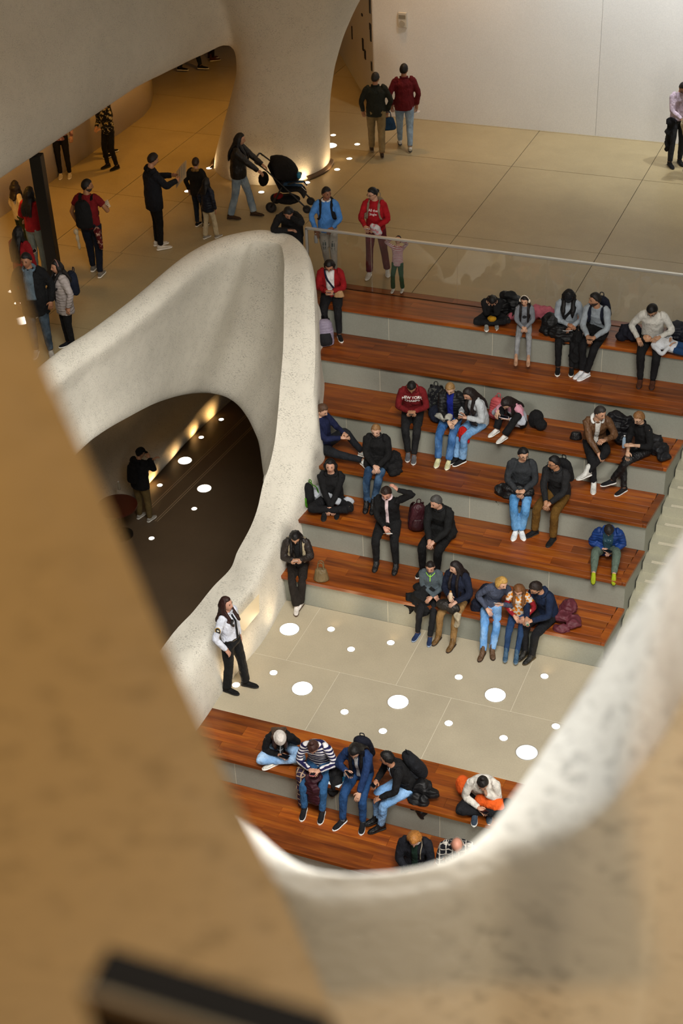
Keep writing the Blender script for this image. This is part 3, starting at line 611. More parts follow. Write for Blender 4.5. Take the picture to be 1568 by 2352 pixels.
# ---- shoes: shared meshes, forward is -y, origin at the ankle
def foot_ring(y, w_, z0, z1, n=12):
    r = []
    for j in range(n):
        a = 2*PI*j/n; cx, cz = math.cos(a), math.sin(a); z = (z0+z1)/2+(z1-z0)/2*math.copysign(abs(cz)**.6, cz); r.append(V((w_*math.copysign(abs(cx)**.7, cx)*(1-.25*max(0, cz)), y, z)))
    return r
def shoe_mesh(kind):
    up = bmesh.new(); so = bmesh.new()
    tops = {'sneaker': [(.068, .022, -.005), (.055, .033, .012), (.02, .037, .018), (-.02, .038, .012), (-.07, .041, -.018), (-.12, .044, -.032), (-.165, .037, -.040), (-.195, .018, -.052)]}.get(kind) or [(.07, .024, .03), (.055, .036, .10), (.02, .042, .14), (-.02, .042, .12), (-.06, .043, .0), (-.12, .046, -.028), (-.165, .040, -.036), (-.198, .020, -.05)]
    def lo(bm, rings):
        rr = [[bm.verts.new(p) for p in r] for r in rings]; n = len(rr[0])
        for a, b in zip(rr[:-1], rr[1:]):
            for j in range(n): bm.faces.new((a[j], a[(j+1) % n], b[(j+1) % n], b[j])).smooth = True
        bm.faces.new(rr[0][::-1]); bm.faces.new(rr[-1])
    lo(up, [foot_ring(y, w_, -.066, t) for y, w_, t in tops])
    lo(so, [foot_ring(y, w_, -.082, -.058) for y, w_ in [(.076, .022), (.066, .036), (.02, .041), (-.04, .040), (-.10, .047), (-.15, .046), (-.185, .034), (-.205, .014)]])
    out = []
    for bm, nm in ((up, 'shoe_upper'), (so, 'shoe_sole')):
        bmesh.ops.recalc_face_normals(bm, faces=bm.faces); me = bpy.data.meshes.new(nm); bm.to_mesh(me); bm.free(); me.materials.append(None); out.append(me)
    return out
SHOE = {k: shoe_mesh(k) for k in ('sneaker', 'boot')}
def objmat(o, m): o.material_slots[0].link = 'OBJECT'; o.material_slots[0].material = m
LIPS, EYE, BROW = plain('#8c4a40', .5, name='lips'), plain('#15100d', .3, name='eye'), plain('#1d1511', .8, name='brow')
WHITEM = plain('#e8e6e0', .6, name='white')
class P_: pass
def L3(t): return V((t[0], -t[1], t[2]))
def person(label, loc, rz=0, H=1.72, b=1.0, pose='sit', lean=8, tilt=0, tw=0, hp=12, hy=0, hr=0, aR=None, aL=None, eR=None, eL=None, fR=None, fL=None, kR=None, kL=None, footR=0, footL=0, fpR=0, fpL=0,
           skn='#b98a6c', hair='short', hc='#16110e', hl=.30, top='#202024', tk='plain', top2=None, tth=1.0, hem=.04, sleeve=1.0, bot='#17171a', bk='plain', bot2=None, wide=.0, shoe='#e2e0da', sole='#efece4', sk='sneaker',
           inner=None, innerw=.10, hood=None, collar=None, glasses=False, beard=False, nR=None, nL=None, curl=.45, coat=0, group=None, sock=None, cat='person', dR=None, dL=None, pz=None, hairtop=None, vox=.015, under=None):
    s = H/1.72; r = P_(); loc = V(loc)
    root = empty('person', tuple(loc), math.radians(rz), label=label, cat=cat, group=group or 'visitors in the hall')
    r.root, r.s = root, s; r.M = Matrix.Translation(loc) @ Matrix.Rotation(math.radians(rz), 4, 'Z')
    sit = pose in ('sit', 'cross', 'floor')
    P = V((0, 0, (pz if pz is not None else (.10 if sit else .945)))*1)*s if not pz else V((0, 0, pz))
    ln = math.radians(lean); tl = math.radians(tilt); twr = math.radians(tw)
    def up(f): return V((math.sin(tl*f), -math.sin(ln*f)*math.cos(tl*f), math.cos(ln*f)*math.cos(tl*f))).normalized()
    W = P+up(.45)*.20*s; Cc = W+up(1)*.19*s; NK = Cc+up(1.2)*.125*s
    side = V((math.cos(twr), math.sin(twr), 0)); side = (side-up(1)*side.dot(up(1))).normalized(); fwd = side.cross(up(1))*-1
    if fwd.y > 0 and abs(tw) < 60: fwd = -fwd
    fwd = up(1).cross(side)*-1
    fwd = side.cross(up(1)) if side.cross(up(1)).y < 0 else fwd
    shw = .168*s*b; SR, SL = NK-up(1)*.045*s-side*shw, NK-up(1)*.045*s+side*shw
    hR, hL = P-V((.088*s*b, 0, .01*s)), P+V((.088*s*b, 0, -.01*s))
    # arms
    def tgt(t, dflt): t = t or dflt; return P+L3(t)*s
    if sit: dR_, dL_ = (-.07, .34, .10), (.07, .34, .10)
    else: dR_, dL_ = (-.26, .03, -.03), (.26, .03, -.03)
    ua, fa = .285*s, .250*s
    ER, WR = ik(SR, tgt(aR, dR_), ua, fa, L3(eR) if eR else V((-.7, .45, -.6))); EL_, WL = ik(SL, tgt(aL, dL_), ua, fa, L3(eL) if eL else V((.7, .45, -.6)))
    th, sh = .43*s, .42*s
    if pose == 'sit': fr0, fl0 = (-.11, .46, -.4375), (.11, .46, -.4375)
    elif pose in ('cross', 'floor'): fr0, fl0 = (.10, .27, .06), (-.10, .33, .075)
    else: fr0, fl0 = (-.10, 0, .085), (.10, 0, .085)
    AR0, AL0 = L3(fR or fr0), L3(fL or fl0)
    if not fR and pose != 'sit': AR0 = AR0*s if pose != 'sit' else AR0
    if not fL and pose != 'sit': AL0 = AL0*s
    KR, AR = ik(hR, AR0, th, sh, L3(kR) if kR else (V((-.12, -1, .55)) if pose != 'cross' else V((-1, -.35, .18)))); KL, AL = ik(hL, AL0, th, sh, L3(kL) if kL else (V((.12, -1, .55)) if pose != 'cross' else V((1, -.35, .18))))
    # head frame
    a, p_, ro = math.radians(hy), math.radians(hp), math.radians(hr)
    Hm = Matrix.Rotation(a, 4, 'Z') @ Matrix.Rotation(p_, 4, 'X') @ Matrix.Rotation(ro, 4, 'Y')   # forward -y before turning
    hs = s*.96 if H > 1.45 else s*(1.0+.22*(1.45-H)); HC = NK+up(1.1)*.055*s+(Hm @ V((0, -.015, .100)))*hs
    HM = Matrix.Translation(HC) @ Hm @ Matrix.Rotation(PI, 4, 'Z')
    r.NK, r.HC, r.HM, r.hs, r.side, r.fwd, r.up, r.C, r.W, r.P = NK, HC, HM, hs, side, fwd, up(1), Cc, W, P
    # ---- body: one continuous skin
    bm = bmesh.new(); sm = skin(skn)
    tube(bm, [P-up(0)*.08*s, P, W, Cc, NK-up(1)*.05*s, NK-up(1)*.01*s, NK+up(1.1)*.05*s, HC-(Hm @ V((0, -.01, .03)))*hs], [(.10*s, .08*s), (.14*s*b, .09*s), (.125*s*b, .085*s*b), (.145*s*b, .095*s*b), (.12*s, .07*s), (.062*s, .056*s), (.052*s, .052*s), (.05*s, .055*s)], 12, side)
    for S_, E_, W_ in ((SR, ER, WR), (SL, EL_, WL)): tube(bm, [S_, S_.lerp(E_, .5), E_, E_.lerp(W_, .35), W_], [.046*s, .042*s, .038*s, .037*s, .026*s], 8)
    for S_, E_, W_ in ((hR, KR, AR), (hL, KL, AL)): tube(bm, [S_, S_.lerp(E_, .5), E_, E_.lerp(W_, .35), W_], [.075*s, .065*s, .048*s, .048*s, .034*s], 8)
    gaze = HC+(Hm @ V((0, -.1, 0)))
    def hdir(E_, W_, dd): return (W_-E_).normalized() if dd is None else L3(dd).normalized()
    nRv = L3(nR) if nR else V((.25, 0, -1)); nLv = L3(nL) if nL else V((-.25, 0, -1))
    r.hR = (WR,)+hand(bm, WR, hdir(ER, WR, dR), nRv, True, s, curl); r.hL = (WL,)+hand(bm, WL, hdir(EL_, WL, dL), nLv, False, s, curl)
    def fm(c):
        if c.y > .06 and abs(c.x) < .024 and abs(c.z+.060) < .008: return 1
        if beard and c.z < -.035 and c.y > -.02 and not (c.y > .085 and c.z > -.05): return 3
        return 0
    headgrid(bm, HM, hs, mat=fm)
    R3 = HM.to_3x3()
    for q in (-1, 1):
        ball(bm, HM @ (V((q*.031, .0815, .006))*hs), V((.0125, .006, .0055))*hs, 2, 8, 5, R3); ball(bm, HM @ (V((q*.032, .088, .028))*hs), V((.016, .005, .0035))*hs, 3, 6, 4, R3); ball(bm, HM @ (V((q*.079, -.002, -.006))*hs), V((.010, .018, .030))*hs, 0, 8, 6, R3)
    finish('body', bm, [sm, LIPS, EYE, plain('#33241c', .85, name='stubble')], root)
    # ---- hair and hats
    hm = fab(hc, 'hair'); hstyle = hair.split('+')[0]; hat = hair.split('+')[1] if '+' in hair else None
    vol = {'curly': .024, 'messy': .018, 'buzz': .006, 'sleek': .009, 'bun': .008, 'pony': .008}.get(hstyle, .014)
    if hstyle != 'bald':
        bm = bmesh.new(); back = -.075 if hstyle in ('short', 'buzz', 'messy') else -.10
        rr = random.Random(sum(map(ord, label)))
        headgrid(bm, HM, hs, off=lambda q: (vol*(.75+.5*rr.random()) if hstyle in ('messy', 'curly') else vol) if q.z > hairline(q, back) else (-.02 if hstyle in ('long', 'curly', 'bob', 'half') else -.008), keep=None if hstyle in ('long', 'curly', 'bob', 'half') else (lambda c: c.z > hairline(c, back)-.012))
        if hstyle in ('long', 'curly', 'bob', 'half'):
            n_ = {'bob': .10}.get(hstyle, hl)*1.0
            strands = [(-.92, .012), (.92, .012), (-1, -.02), (1, -.02), (-.8, -.055), (.8, -.055), (-.45, -.085), (.45, -.085), (0, -.09)]
            for x0, y0 in strands:
                a0 = HM @ (V((x0*.066, y0*.8, .055))*hs); a1 = HM @ (V((x0*.088, y0*1.12-.004, -.02))*hs)
                a2 = HM @ (V((x0*.090, y0*1.15-.004, -.095))*hs)
                pts = [a0, a1, a2]; w0 = .030 if hstyle != 'curly' else .04
                if hstyle != 'bob':
                    lat = (a2-NK).dot(side); tk_ = .128*tth*s
                    if y0 > -.01: a3 = NK+side*lat*1.0+fwd*(tk_*1.02)-up(1)*.13*s; a4 = a3-up(1)*max(.02, n_-.10)*s+fwd*.015*s
                    elif y0 > -.03: a3 = NK+side*lat*1.25+fwd*.02*s-up(1)*.06*s; a4 = NK+side*lat*1.25+fwd*(tk_*.95)-up(1)*(n_*.7)*s
                    else: a3 = NK+side*lat*1.3-fwd*(tk_*1.0)-up(1)*.10*s; a4 = a3-up(1)*max(.02, n_-.08)*s-fwd*.01*s
                    pts += [a3, a4]
                ps, rs = smoothpath(pts, [.026*hs]+[w0*hs]*(len(pts)-2)+[.014*hs], 3); tube(bm, ps, rs, 7)
        if hstyle == 'bun': ball(bm, HM @ (V((0, -.055, .125))*hs), V((.038, .038, .034))*hs, 0, 10, 7); 
        if hstyle == 'lowbun': ball(bm, HM @ (V((0, -.115, .0))*hs), V((.036, .032, .034))*hs, 0, 10, 7)
        if hstyle == 'pony':
            a0 = HM @ (V((0, -.088, -.035))*hs); ps, rs = smoothpath([a0, a0+(R3 @ V((0, -.018, -.03)))*hs, a0+(R3 @ V((0, -.02, -.06)))*hs-V((0, 0, hl*.25)), a0+(R3 @ V((0, -.01, -.06)))*hs-V((0, 0, hl*.7))], [.016, .026, .026, .01], 3); tube(bm, ps, rs, 8)
        big = hstyle in ('long', 'curly', 'bob', 'half')
        finish('hair', bm, hm, root, .011 if big else 0, 2 if big else 0, 0.014 if hstyle == 'curly' else (.008 if big else .006), CLOUD2)
    else:
        bm = bmesh.new(); headgrid(bm, HM, hs, off=lambda q: .006, keep=lambda c: hairline(c) < c.z < .045 and c.y < .03); finish('hair', bm, hm, root)
    if hat:
        hk, hcol = hat.split(':'); bm = bmesh.new(); zz = .045 if hk == 'cap' else .03
        headgrid(bm, HM, hs, off=lambda q: (.024 if hk == 'cap' else .026)+(.012 if hk == 'beanie' and q.z > .09 else 0), keep=lambda c: c.z > zz-(0 if c.y > 0 else .03))
        o = finish('cap' if hk == 'cap' else 'beanie', bm, fab(hcol), root)
        if hk == 'cap':
            bm = bmesh.new(); rows = []
            for yy, dz in ((.085, 0), (.12, -.004), (.155, -.014), (.168, -.022)):
                wv = .078*math.sqrt(max(.1, 1-((yy-.085)/.10)**2)); rows.append([bm.verts.new(HM @ (V((wv*math.sin(q*PI/12), yy*math.cos(q*PI/40)-.03*abs(q/6)**2, .050+dz-.012*abs(q/6)**2))*hs)) for q in range(-6, 7)])
            for A_, B_ in zip(rows[:-1], rows[1:]):
                for q in range(12): bm.faces.new((A_[q], A_[q+1], B_[q+1], B_[q])).smooth = True
            bo = finish('brim', bm, fab(hcol), o); md = bo.modifiers.new('thickness', 'SOLIDIFY'); md.thickness = .006
    if glasses:
        bm = bmesh.new()
        for q in (-1, 1):
            c_ = V((q*.033, .100, .004)); ps = [HM @ ((c_+V((.024*math.cos(a_), 0, .017*math.sin(a_))))*hs) for a_ in [2*PI*z_/10 for z_ in range(11)]]; tube(bm, ps, [.0028*hs]*11, 4)
            tube(bm, [HM @ (V((q*.057, .098, .008))*hs), HM @ (V((q*.082, .0, .008))*hs)], [.003*hs]*2, 4)
        tube(bm, [HM @ (V((-.01, .102, .006))*hs), HM @ (V((.01, .102, .006))*hs)], [.003*hs]*2, 4); finish('glasses', bm, plain('#141214', .3), root)
    # ---- clothes
    bm = bmesh.new(); t_ = tth*s; tb_ = t_*b
    hemP = P-up(.2)*hem*s
    tor = [hemP, P+up(.3)*.08*s, W, Cc, NK-up(1)*.075*s, NK-up(1)*.03*s, NK+up(1.1)*.012*s]; rad = [(.168*tb_, .128*t_), (.168*tb_, .130*t_), (.158*tb_, .122*t_), (.176*tb_, .128*t_), (.150*tb_, .095*t_), (.095*tb_, .075*t_), (.068*s, .066*s)]
    if coat:
        if pose == 'stand' or pose == 'walk': tor = [hemP-V((0, 0, coat*s)), hemP-V((0, 0, coat*.5*s))]+tor; rad = [(.215*tb_, .17*t_), (.195*tb_, .155*t_)]+rad
        else: tube(bm, [P+V((0, .02, .02)), P+L3((0, .22, .03))*s], [(.20*tb_, .12*t_), (.19*tb_, .11*t_)], 12, side)
    ps, rs = smoothpath(tor, rad, 2); tube(bm, ps, rs, 14, side)
    for S_, E_, W_, sg in ((SR, ER, WR, -1), (SL, EL_, WL, 1)):
        i0 = S_-side*sg*.06*s; fa_ = (W_-E_).normalized()
        if sleeve > .6: pts = [i0, S_-side*sg*.012*s-up(1)*.012*s, S_.lerp(E_, .5), E_, E_.lerp(W_, .5), W_-fa_*(.0+(1-sleeve)*.5)*s]; rd = [.074*t_, .066*t_, .058*t_, .052*t_, .047*t_, .040*t_]
        else: pts = [i0, S_-side*sg*.012*s-up(1)*.012*s, S_.lerp(E_, sleeve*1.3)]; rd = [.074*t_, .066*t_, .064*t_]
        pts, rd = smoothpath(pts, rd, 3); tube(bm, pts, rd, 10)
    topo = finish('top', bm, fab(top, tk, top2), root, vox, 2, .016 if tk != 'puffer' else .024)
    r.top = topo
    if under:
        bm = bmesh.new()
        for S_, E_, W_ in ((SR, ER, WR), (SL, EL_, WL)): tube(bm, *smoothpath([S_, S_.lerp(E_, .5), E_, W_], [.056*s, .054*s, .048*s, .036*s], 3), 10)
        finish('sleeves', bm, fab(under), root, vox, 2, .02)
    if bot:
        bm = bmesh.new(); tube(bm, [hR-V((.03*s*b, 0, 0)), P, hL+V((.03*s*b, 0, 0))], [(.105*s, .105*s*b), (.112*s, .118*s*b), (.105*s, .105*s*b)], 12, V((0, 0, 1)))
        tube(bm, [P+up(.3)*.09*s, P-V((0, 0, .05*s))], [(.152*s*b, .112*s), (.150*s*b, .11*s)], 12, V((1, 0, 0)))
        for S_, E_, W_ in ((hR, KR, AR), (hL, KL, AL)):
            e_ = (W_-E_).normalized(); ps, rs = smoothpath([S_, S_.lerp(E_, .5), E_, E_.lerp(W_, .45), W_-e_*.01*s], [.097*s*b, .086*s*b, .068*s*b, .060*s*b+wide*.5*s, .050*s+wide*s], 3); tube(bm, ps, rs, 10)
        r.bot = finish('trousers', bm, fab(bot, bk, bot2), root, vox, 2, .014)
    r.AR, r.AL, r.KR, r.KL, r.WR, r.WL, r.SR, r.SL = AR, AL, KR, KL, WR, WL, SR, SL
    # shoes
    for K_, A_, yaw, ft in ((KR, AR, footR, fpR), (KL, AL, footL, fpL)):
        if shoe is None: continue
        o = link('shoe', SHOE[sk][0], None, root); o.location = A_; o.scale = (s*1.0,)*3; o.rotation_euler = (math.radians(ft), 0, math.radians(yaw)); objmat(o, fab(shoe, 'leather' if sk == 'boot' else 'plain'))
        q = link('sole', SHOE[sk][1], None, o); objmat(q, plain(sole, .7))
    if sock:
        for K_, A_ in ((KR, AR), (KL, AL)):
            bm = bmesh.new(); e_ = (K_-A_).normalized(); tube(bm, [A_-e_*.02, A_+e_*.10*s], [.040*s, .042*s], 8); finish('sock', bm, fab(sock), root)
    # hood lying on the shoulders / collar
    if hood:
        bm = bmesh.new(); pts = []; rd = []
        for q in range(-5, 6):
            a_ = q/5*2.5; pts.append(NK+up(1)*(.005-.02*abs(q)/5)*s+side*math.sin(a_)*.092*s-fwd*math.cos(a_)*.085*s); rd.append((.022+.026*max(0, math.cos(a_)))*s)
        tube(bm, pts, rd, 8); finish('hood', bm, fab(hood), root, .013, 2, .01)
    if collar:
        bm = bmesh.new(); pts = []
        for q in range(-6, 7):
            a_ = q/6*2.9; pts.append(NK+up(1)*.015*s+side*math.sin(a_)*.070*s-fwd*math.cos(a_)*.070*s)
        tube(bm, pts, [(.014*s, .022*s)]*len(pts), 6, up(1)); finish('collar', bm, fab(collar), root)
    if inner:
        strip(r, [(0, .03, .0), (0, .09, -.09), (0, .12, -.2), (0, .13, -.33), (0, .12, -.46)], innerw, fab(inner), 'shirt_front')
    return r
def chest(r, x, f, z): return r.NK+r.side*x*r.s+r.fwd*f*r.s+r.up*z*r.s
def wrap(o, tgt, off=.006):
    m = o.modifiers.new('wrap', 'SHRINKWRAP'); m.target = tgt; m.wrap_method = 'NEAREST_SURFACEPOINT'; m.wrap_mode = 'ABOVE_SURFACE'; m.offset = off; return o
def strip(r, pts, width, mat, name='strap', th=.004, n=10, nw=4, off=.005, side=None, taper=None):
    # a ribbon laid on the garment; pts in chest coordinates (left, forward, up) from the neck
    P0 = [chest(r, *p) for p in pts]; ps, _ = smoothpath(P0, [1.]*len(P0), 4); vs = []; fs = []; N = len(ps)
    for i, p in enumerate(ps):
        t = (ps[min(N-1, i+1)]-ps[max(0, i-1)]).normalized(); sd = side if side is not None else t.cross(r.fwd).normalized(); ww = width*r.s*(taper(i/(N-1)) if taper else 1)
        for j in range(nw+1): vs.append(p+sd*ww*(j/nw-.5))
    for i in range(N-1):
        for j in range(nw): a = i*(nw+1)+j; fs.append((a, a+1, a+nw+2, a+nw+1))
    o = link(name, mesh(vs, fs, True), mat, r.root); wrap(o, r.top, off); md = o.modifiers.new('thickness', 'SOLIDIFY'); md.thickness = th; md.offset = 1; return o
def words(r, lines, mat, z=-.14, size=.05, gap=.055, bend=0, name='lettering'):
    F = frame(r.NK, r.fwd, r.up)      # x along the chest, y up, z out of the chest
    sg = 1 if F.col[0].xyz.dot(r.side) > 0 else -1
    for k, tx in enumerate(lines):
        c = bpy.data.curves.new('lettering', 'FONT'); c.body = tx; c.size = size*r.s; c.align_x = 'CENTER'; c.resolution_u = 2; c.offset = .0008
        tmp = bpy.data.objects.new('t', c); me = bpy.data.meshes.new_from_object(tmp); bpy.data.objects.remove(tmp)
        bm = bmesh.new(); bm.from_mesh(me); bmesh.ops.triangulate(bm, faces=bm.faces); bmesh.ops.subdivide_edges(bm, edges=bm.edges, cuts=1)
        for v_ in bm.verts: v_.co = V((v_.co.x, (z-k*gap)*r.s+v_.co.y-bend*v_.co.x**2, .17*r.s))
        bm.to_mesh(me); bm.free(); me.materials.clear(); me.materials.append(mat)
        o = link(name, me, None, r.root); o.matrix_local = F
        m = o.modifiers.new('wrap', 'SHRINKWRAP'); m.target = r.top; m.wrap_method = 'PROJECT'; m.use_project_z = True; m.use_negative_direction = True; m.use_positive_direction = True; m.project_limit = .14; m.wrap_mode = 'ABOVE_SURFACE'; m.offset = .006
# ---------------------------------------------------------------- carried things
PH_BODY = mesh(*prism([(-.036, -.074), (.036, -.074), (.036, .074), (-.036, .074)], -.004, .004)); PH_SCR = mesh(*prism([(-.033, -.070), (.033, -.070), (.033, .070), (-.033, .070)], .004, .0048)); PH_BODY.materials.append(None); PH_SCR.materials.append(plain('#0d1016', .08))
def place(name, M, **kw): o = empty(name, **kw); o.matrix_world = M; return o
def frame(p, z, y):
    z = z.normalized(); y = (y-z*y.dot(z)).normalized(); x = y.cross(z); return Matrix(((x.x, y.x, z.x, p.x), (x.y, y.y, z.y, p.y), (x.z, y.z, z.z, p.z), (0, 0, 0, 1)))
def phone(r, hnd, label, case='#1a1a1c', off=(0, 0, 0), back=False):
    w_, d, n, th = r.hR if hnd == 'R' else r.hL
    if hnd == 'B': w_, d = (r.hR[0]+r.hL[0])/2, (r.hR[1]+r.hL[1]).normalized()
    p = w_+d*.10*r.s+V(L3(off)); look = (r.HC-p).normalized(); M = r.M @ frame(p+look*.012, look, d+V((0, 0, .3)))
    t = place('phone', M, label=label, cat='phone', group='phones in hands'); o = link('phone_body', PH_BODY, None, t); objmat(o, plain(case, .35)); link('screen', PH_SCR, None, t); return t
def paper(r, hnd, label, w_=.15, h_=.2, col='#efeae2', off=(0, .03, 0), nrm=None):
    w0, d, n, th = r.hR if hnd == 'R' else r.hL; p = w0+d*.12*r.s+L3(off); look = L3(nrm).normalized() if nrm else (r.HC-p).normalized()
    vs = []; fs = []; N = 6
    for i in range(N+1):
        for z in (0, .0015): 
            for j in (0, 1): vs.append(((j-.5)*w_, (i/N-.5)*h_, z+.012*math.sin(i/N*PI)))
    for i in range(N):
        a = 4*i; fs += [(a+2, a+3, a+7, a+6), (a+1, a, a+4, a+5), (a, a+2, a+6, a+4), (a+3, a+1, a+5, a+7)]
    t = place('leaflet', r.M @ frame(p, look, d+V((0, 0, .3))), label=label, cat='paper'); o = link('sheet', mesh(vs, fs+[(0, 1, 3, 2), (4*N+2, 4*N+3, 4*N+1, 4*N)]), plain(col, .6), t)
    for q in range(3): link('print_block', mesh(*prism([(-w_*.35, h_*(.3-.22*q)), (w_*.3, h_*(.3-.22*q)), (w_*.3, h_*(.36-.22*q)), (-w_*.35, h_*(.36-.22*q))], .014, .0145)), plain('#8f9aa0', .6), t)
    return t
def bundle(name, label, loc, blobs, mat, cat='coat', vox=.013, disp=.03, rz=0, group=None, tubes=(), parts=None):
    # cloth lump: blobs = (x, y, z, rx, ry, rz), tubes = ([points], [radii])
    bm = bmesh.new()
    for x, y, z, a, b_, c in blobs: ball(bm, V((x, y, z)), (a, b_, c))
    for ps, rs in tubes: p2, r2 = smoothpath([V(q) for q in ps], rs, 3); tube(bm, p2, r2, 10)
    t = empty(name, tuple(loc), math.radians(rz), label=label, cat=cat, group=group); finish('cloth' if cat in ('coat', 'scarf', 'blanket', 'hat') else 'shell', bm, mat, t, vox, 1, disp*(.9 if cat in ('coat', 'scarf') else 1), FOLD if cat in ('coat', 'scarf') else CLOUD)
    return t
def backpack(label, M, mat, w_=.30, h_=.42, d_=.17, mat2=None, straps=True):
    # back of the bag faces +y, outside faces -y, base at z=0
    t = place('backpack', M, label=label, cat='backpack', group='bags of the visitors'); bm = bmesh.new()
    ps, rs = smoothpath([V((0, 0, 0)), V((0, 0, h_*.12)), V((0, .0, h_*.5)), V((0, .01, h_*.85)), V((0, .02, h_))], [(w_*.42, d_*.40), (w_*.5, d_*.5), (w_*.49, d_*.5), (w_*.42, d_*.42), (w_*.2, d_*.2)], 3); tube(bm, ps, rs, 16, V((1, 0, 0)))
    b_ = finish('bag_body', bm, mat, t, .016, 2, .012)
    bm = bmesh.new(); ps, rs = smoothpath([V((0, -d_*.42, h_*.08)), V((0, -d_*.52, h_*.25)), V((0, -d_*.46, h_*.52))], [(w_*.34, d_*.2), (w_*.38, d_*.24), (w_*.3, d_*.14)], 3); tube(bm, ps, rs, 12, V((1, 0, 0))); finish('front_pocket', bm, mat2 or mat, b_, .014, 2)
    bm = bmesh.new(); tube(bm, smoothpath([V((-.03, .05, h_*.98)), V((-.025, .06, h_+.05)), V((.025, .06, h_+.05)), V((.03, .05, h_*.98))], [.008]*4, 3)[0], [.008]*10, 6); finish('top_handle', bm, mat2 or mat, t)
    if straps:
        for q in (-1, 1):
            bm = bmesh.new(); ps, rs = smoothpath([V((q*w_*.25, d_*.45, h_*.95)), V((q*w_*.3, d_*.75, h_*.75)), V((q*w_*.34, d_*.7, h_*.35)), V((q*w_*.36, d_*.4, h_*.08))], [(.025, .008)]*4, 4); tube(bm, ps, rs, 8, V((1, 0, 0))); finish('shoulder_strap', bm, mat2 or mat, t)
    return t
def worn_pack(r, label, mat, w_=.30, h_=.44, d_=.18, mat2=None, straps=True, drop=.02):
    o = r.NK-r.fwd*(.125+d_*.5)*r.s-r.up*(h_+drop)*1.0; M = r.M @ frame(o, r.up, -r.fwd)
    t = backpack(label, M, mat, w_, h_, d_, mat2, False)
    if straps:
        for q in (-1, 1): strip(r, [(q*.11, -.10, -.06), (q*.105, -.02, .01), (q*.10, .09, -.06), (q*.115, .13, -.18), (q*.14, .10, -.30), (q*.165, .0, -.34)], .045, mat2 or mat, 'pack_strap', .008, off=.006)
    return t
def handbag(label, loc, mat, w_=.26, h_=.2, d_=.12, rz=0, handle=.16, rot=None):
    t = empty('handbag', tuple(loc), math.radians(rz), label=label, cat='bag', group='bags of the visitors'); bm = bmesh.new()
    ps, rs = smoothpath([V((0, 0, 0)), V((0, 0, h_*.15)), V((0, 0, h_*.7)), V((0, 0, h_))], [(w_*.46, d_*.45), (w_*.52, d_*.55), (w_*.42, d_*.42), (w_*.34, d_*.22)], 3); tube(bm, ps, rs, 14, V((1, 0, 0))); finish('bag_body', bm, mat, t, .012, 2, .008)
    if handle:
        for q in (-1, 1):
            bm = bmesh.new(); ps, rs = smoothpath([V((-w_*.2, q*.03, h_*.9)), V((-w_*.16, q*.03, h_+handle*.8)), V((0, q*.03, h_+handle)), V((w_*.16, q*.03, h_+handle*.8)), V((w_*.2, q*.03, h_*.9))], [.008]*5, 3); tube(bm, ps, rs, 6); finish('handle', bm, mat, t)
    return t
def seat(u, k, dy=.25): dy = dy+(.07 if dy < .33 else .02); y = fy(k)+dy; return V((xat(u, y, k*HT+.1), y, k*HT))
def stand(u, v, z=None): return uz(u, v, ZU if z is None else z)

def headband(r, kind, col, col2=None):
    # ear muffs, headphones or a hair band over the crown
    bm = bmesh.new(); R3 = r.HM.to_3x3(); big = kind == 'earmuffs'
    pts = [r.HM @ (V((.092*math.sin(a), -.005, .012+.125*math.cos(a)))*r.hs) for a in [q/8*1.62 for q in range(-8, 9)]]
    tube(bm, pts, [(.012 if big else .008)*r.hs]*17, 6); o = finish('headband', bm, fab(col), r.root)
    if kind != 'band':
        for q in (-1, 1):
            bm = bmesh.new(); ball(bm, r.HM @ (V((q*.097, -.005, -.005))*r.hs), V((.030 if big else .022, .042, .045))*r.hs, 0, 12, 8, R3); finish('ear_pad', bm, fab(col2 or col), o)
def patch(r, name, pts, mat, off=.008, th=.003, tgt=None):
    c = sum(pts, V())/len(pts); vs = [c]+list(pts); n = len(pts); o = link(name, mesh(vs, [(0, i+1, (i+1) % n+1) for i in range(n)]), mat, r.root); wrap(o, tgt or r.top, off); md = o.modifiers.new('thickness', 'SOLIDIFY'); md.thickness = th; return o
# ================================================================ visitors on the benches, top tier first
G1 = 'visitors sitting on the benches'
BLK, NAVY = '#0e0e10', '#111a33'
# --- top tier
r = person('seated woman in an open red jacket over a white top, top bench at the parapet', seat(762, 6, .22), 14, 1.62, 1.12, hp=42, hair='bob', hc='#140d0b', top='#8a0c13', hem=.10, tth=1.05, inner='#dcdad8', innerw=.15, bot='#131316', shoe='#101012', sole='#dedcd6', aR=(-.05, .30, .20), aL=(.07, .30, .20), fR=(-.05, .40, -.44), fL=(.17, .46, -.44), footL=20, glasses=True, skn='#b58264', group=G1)
strip(r, [(-.10, .0, .01), (-.06, .11, -.10), (.03, .14, -.26), (.12, .12, -.40)], .035, fab('#141630'), 'bag_strap', off=.014)
phone(r, 'B', 'phone held by the woman in the open red jacket', '#6a5560')
p = r.M @ L3((.16, .24, .15)); handbag('small tan handbag on the lap of the woman in red', p, fab('#a8835a', 'leather'), .18, .12, .07, 20, 0)
p = uz(741, 800, 5*HT); backpack('lavender and black backpack leaning at the parapet end of the bench', Matrix.Translation(p+V((0, .12, 0))) @ Matrix.Rotation(.5, 4, 'Z') @ Matrix.Rotation(-.15, 4, 'X'), fab('#8c8398', 'puffer'), .32, .46, .22, fab('#1a1a1e'))
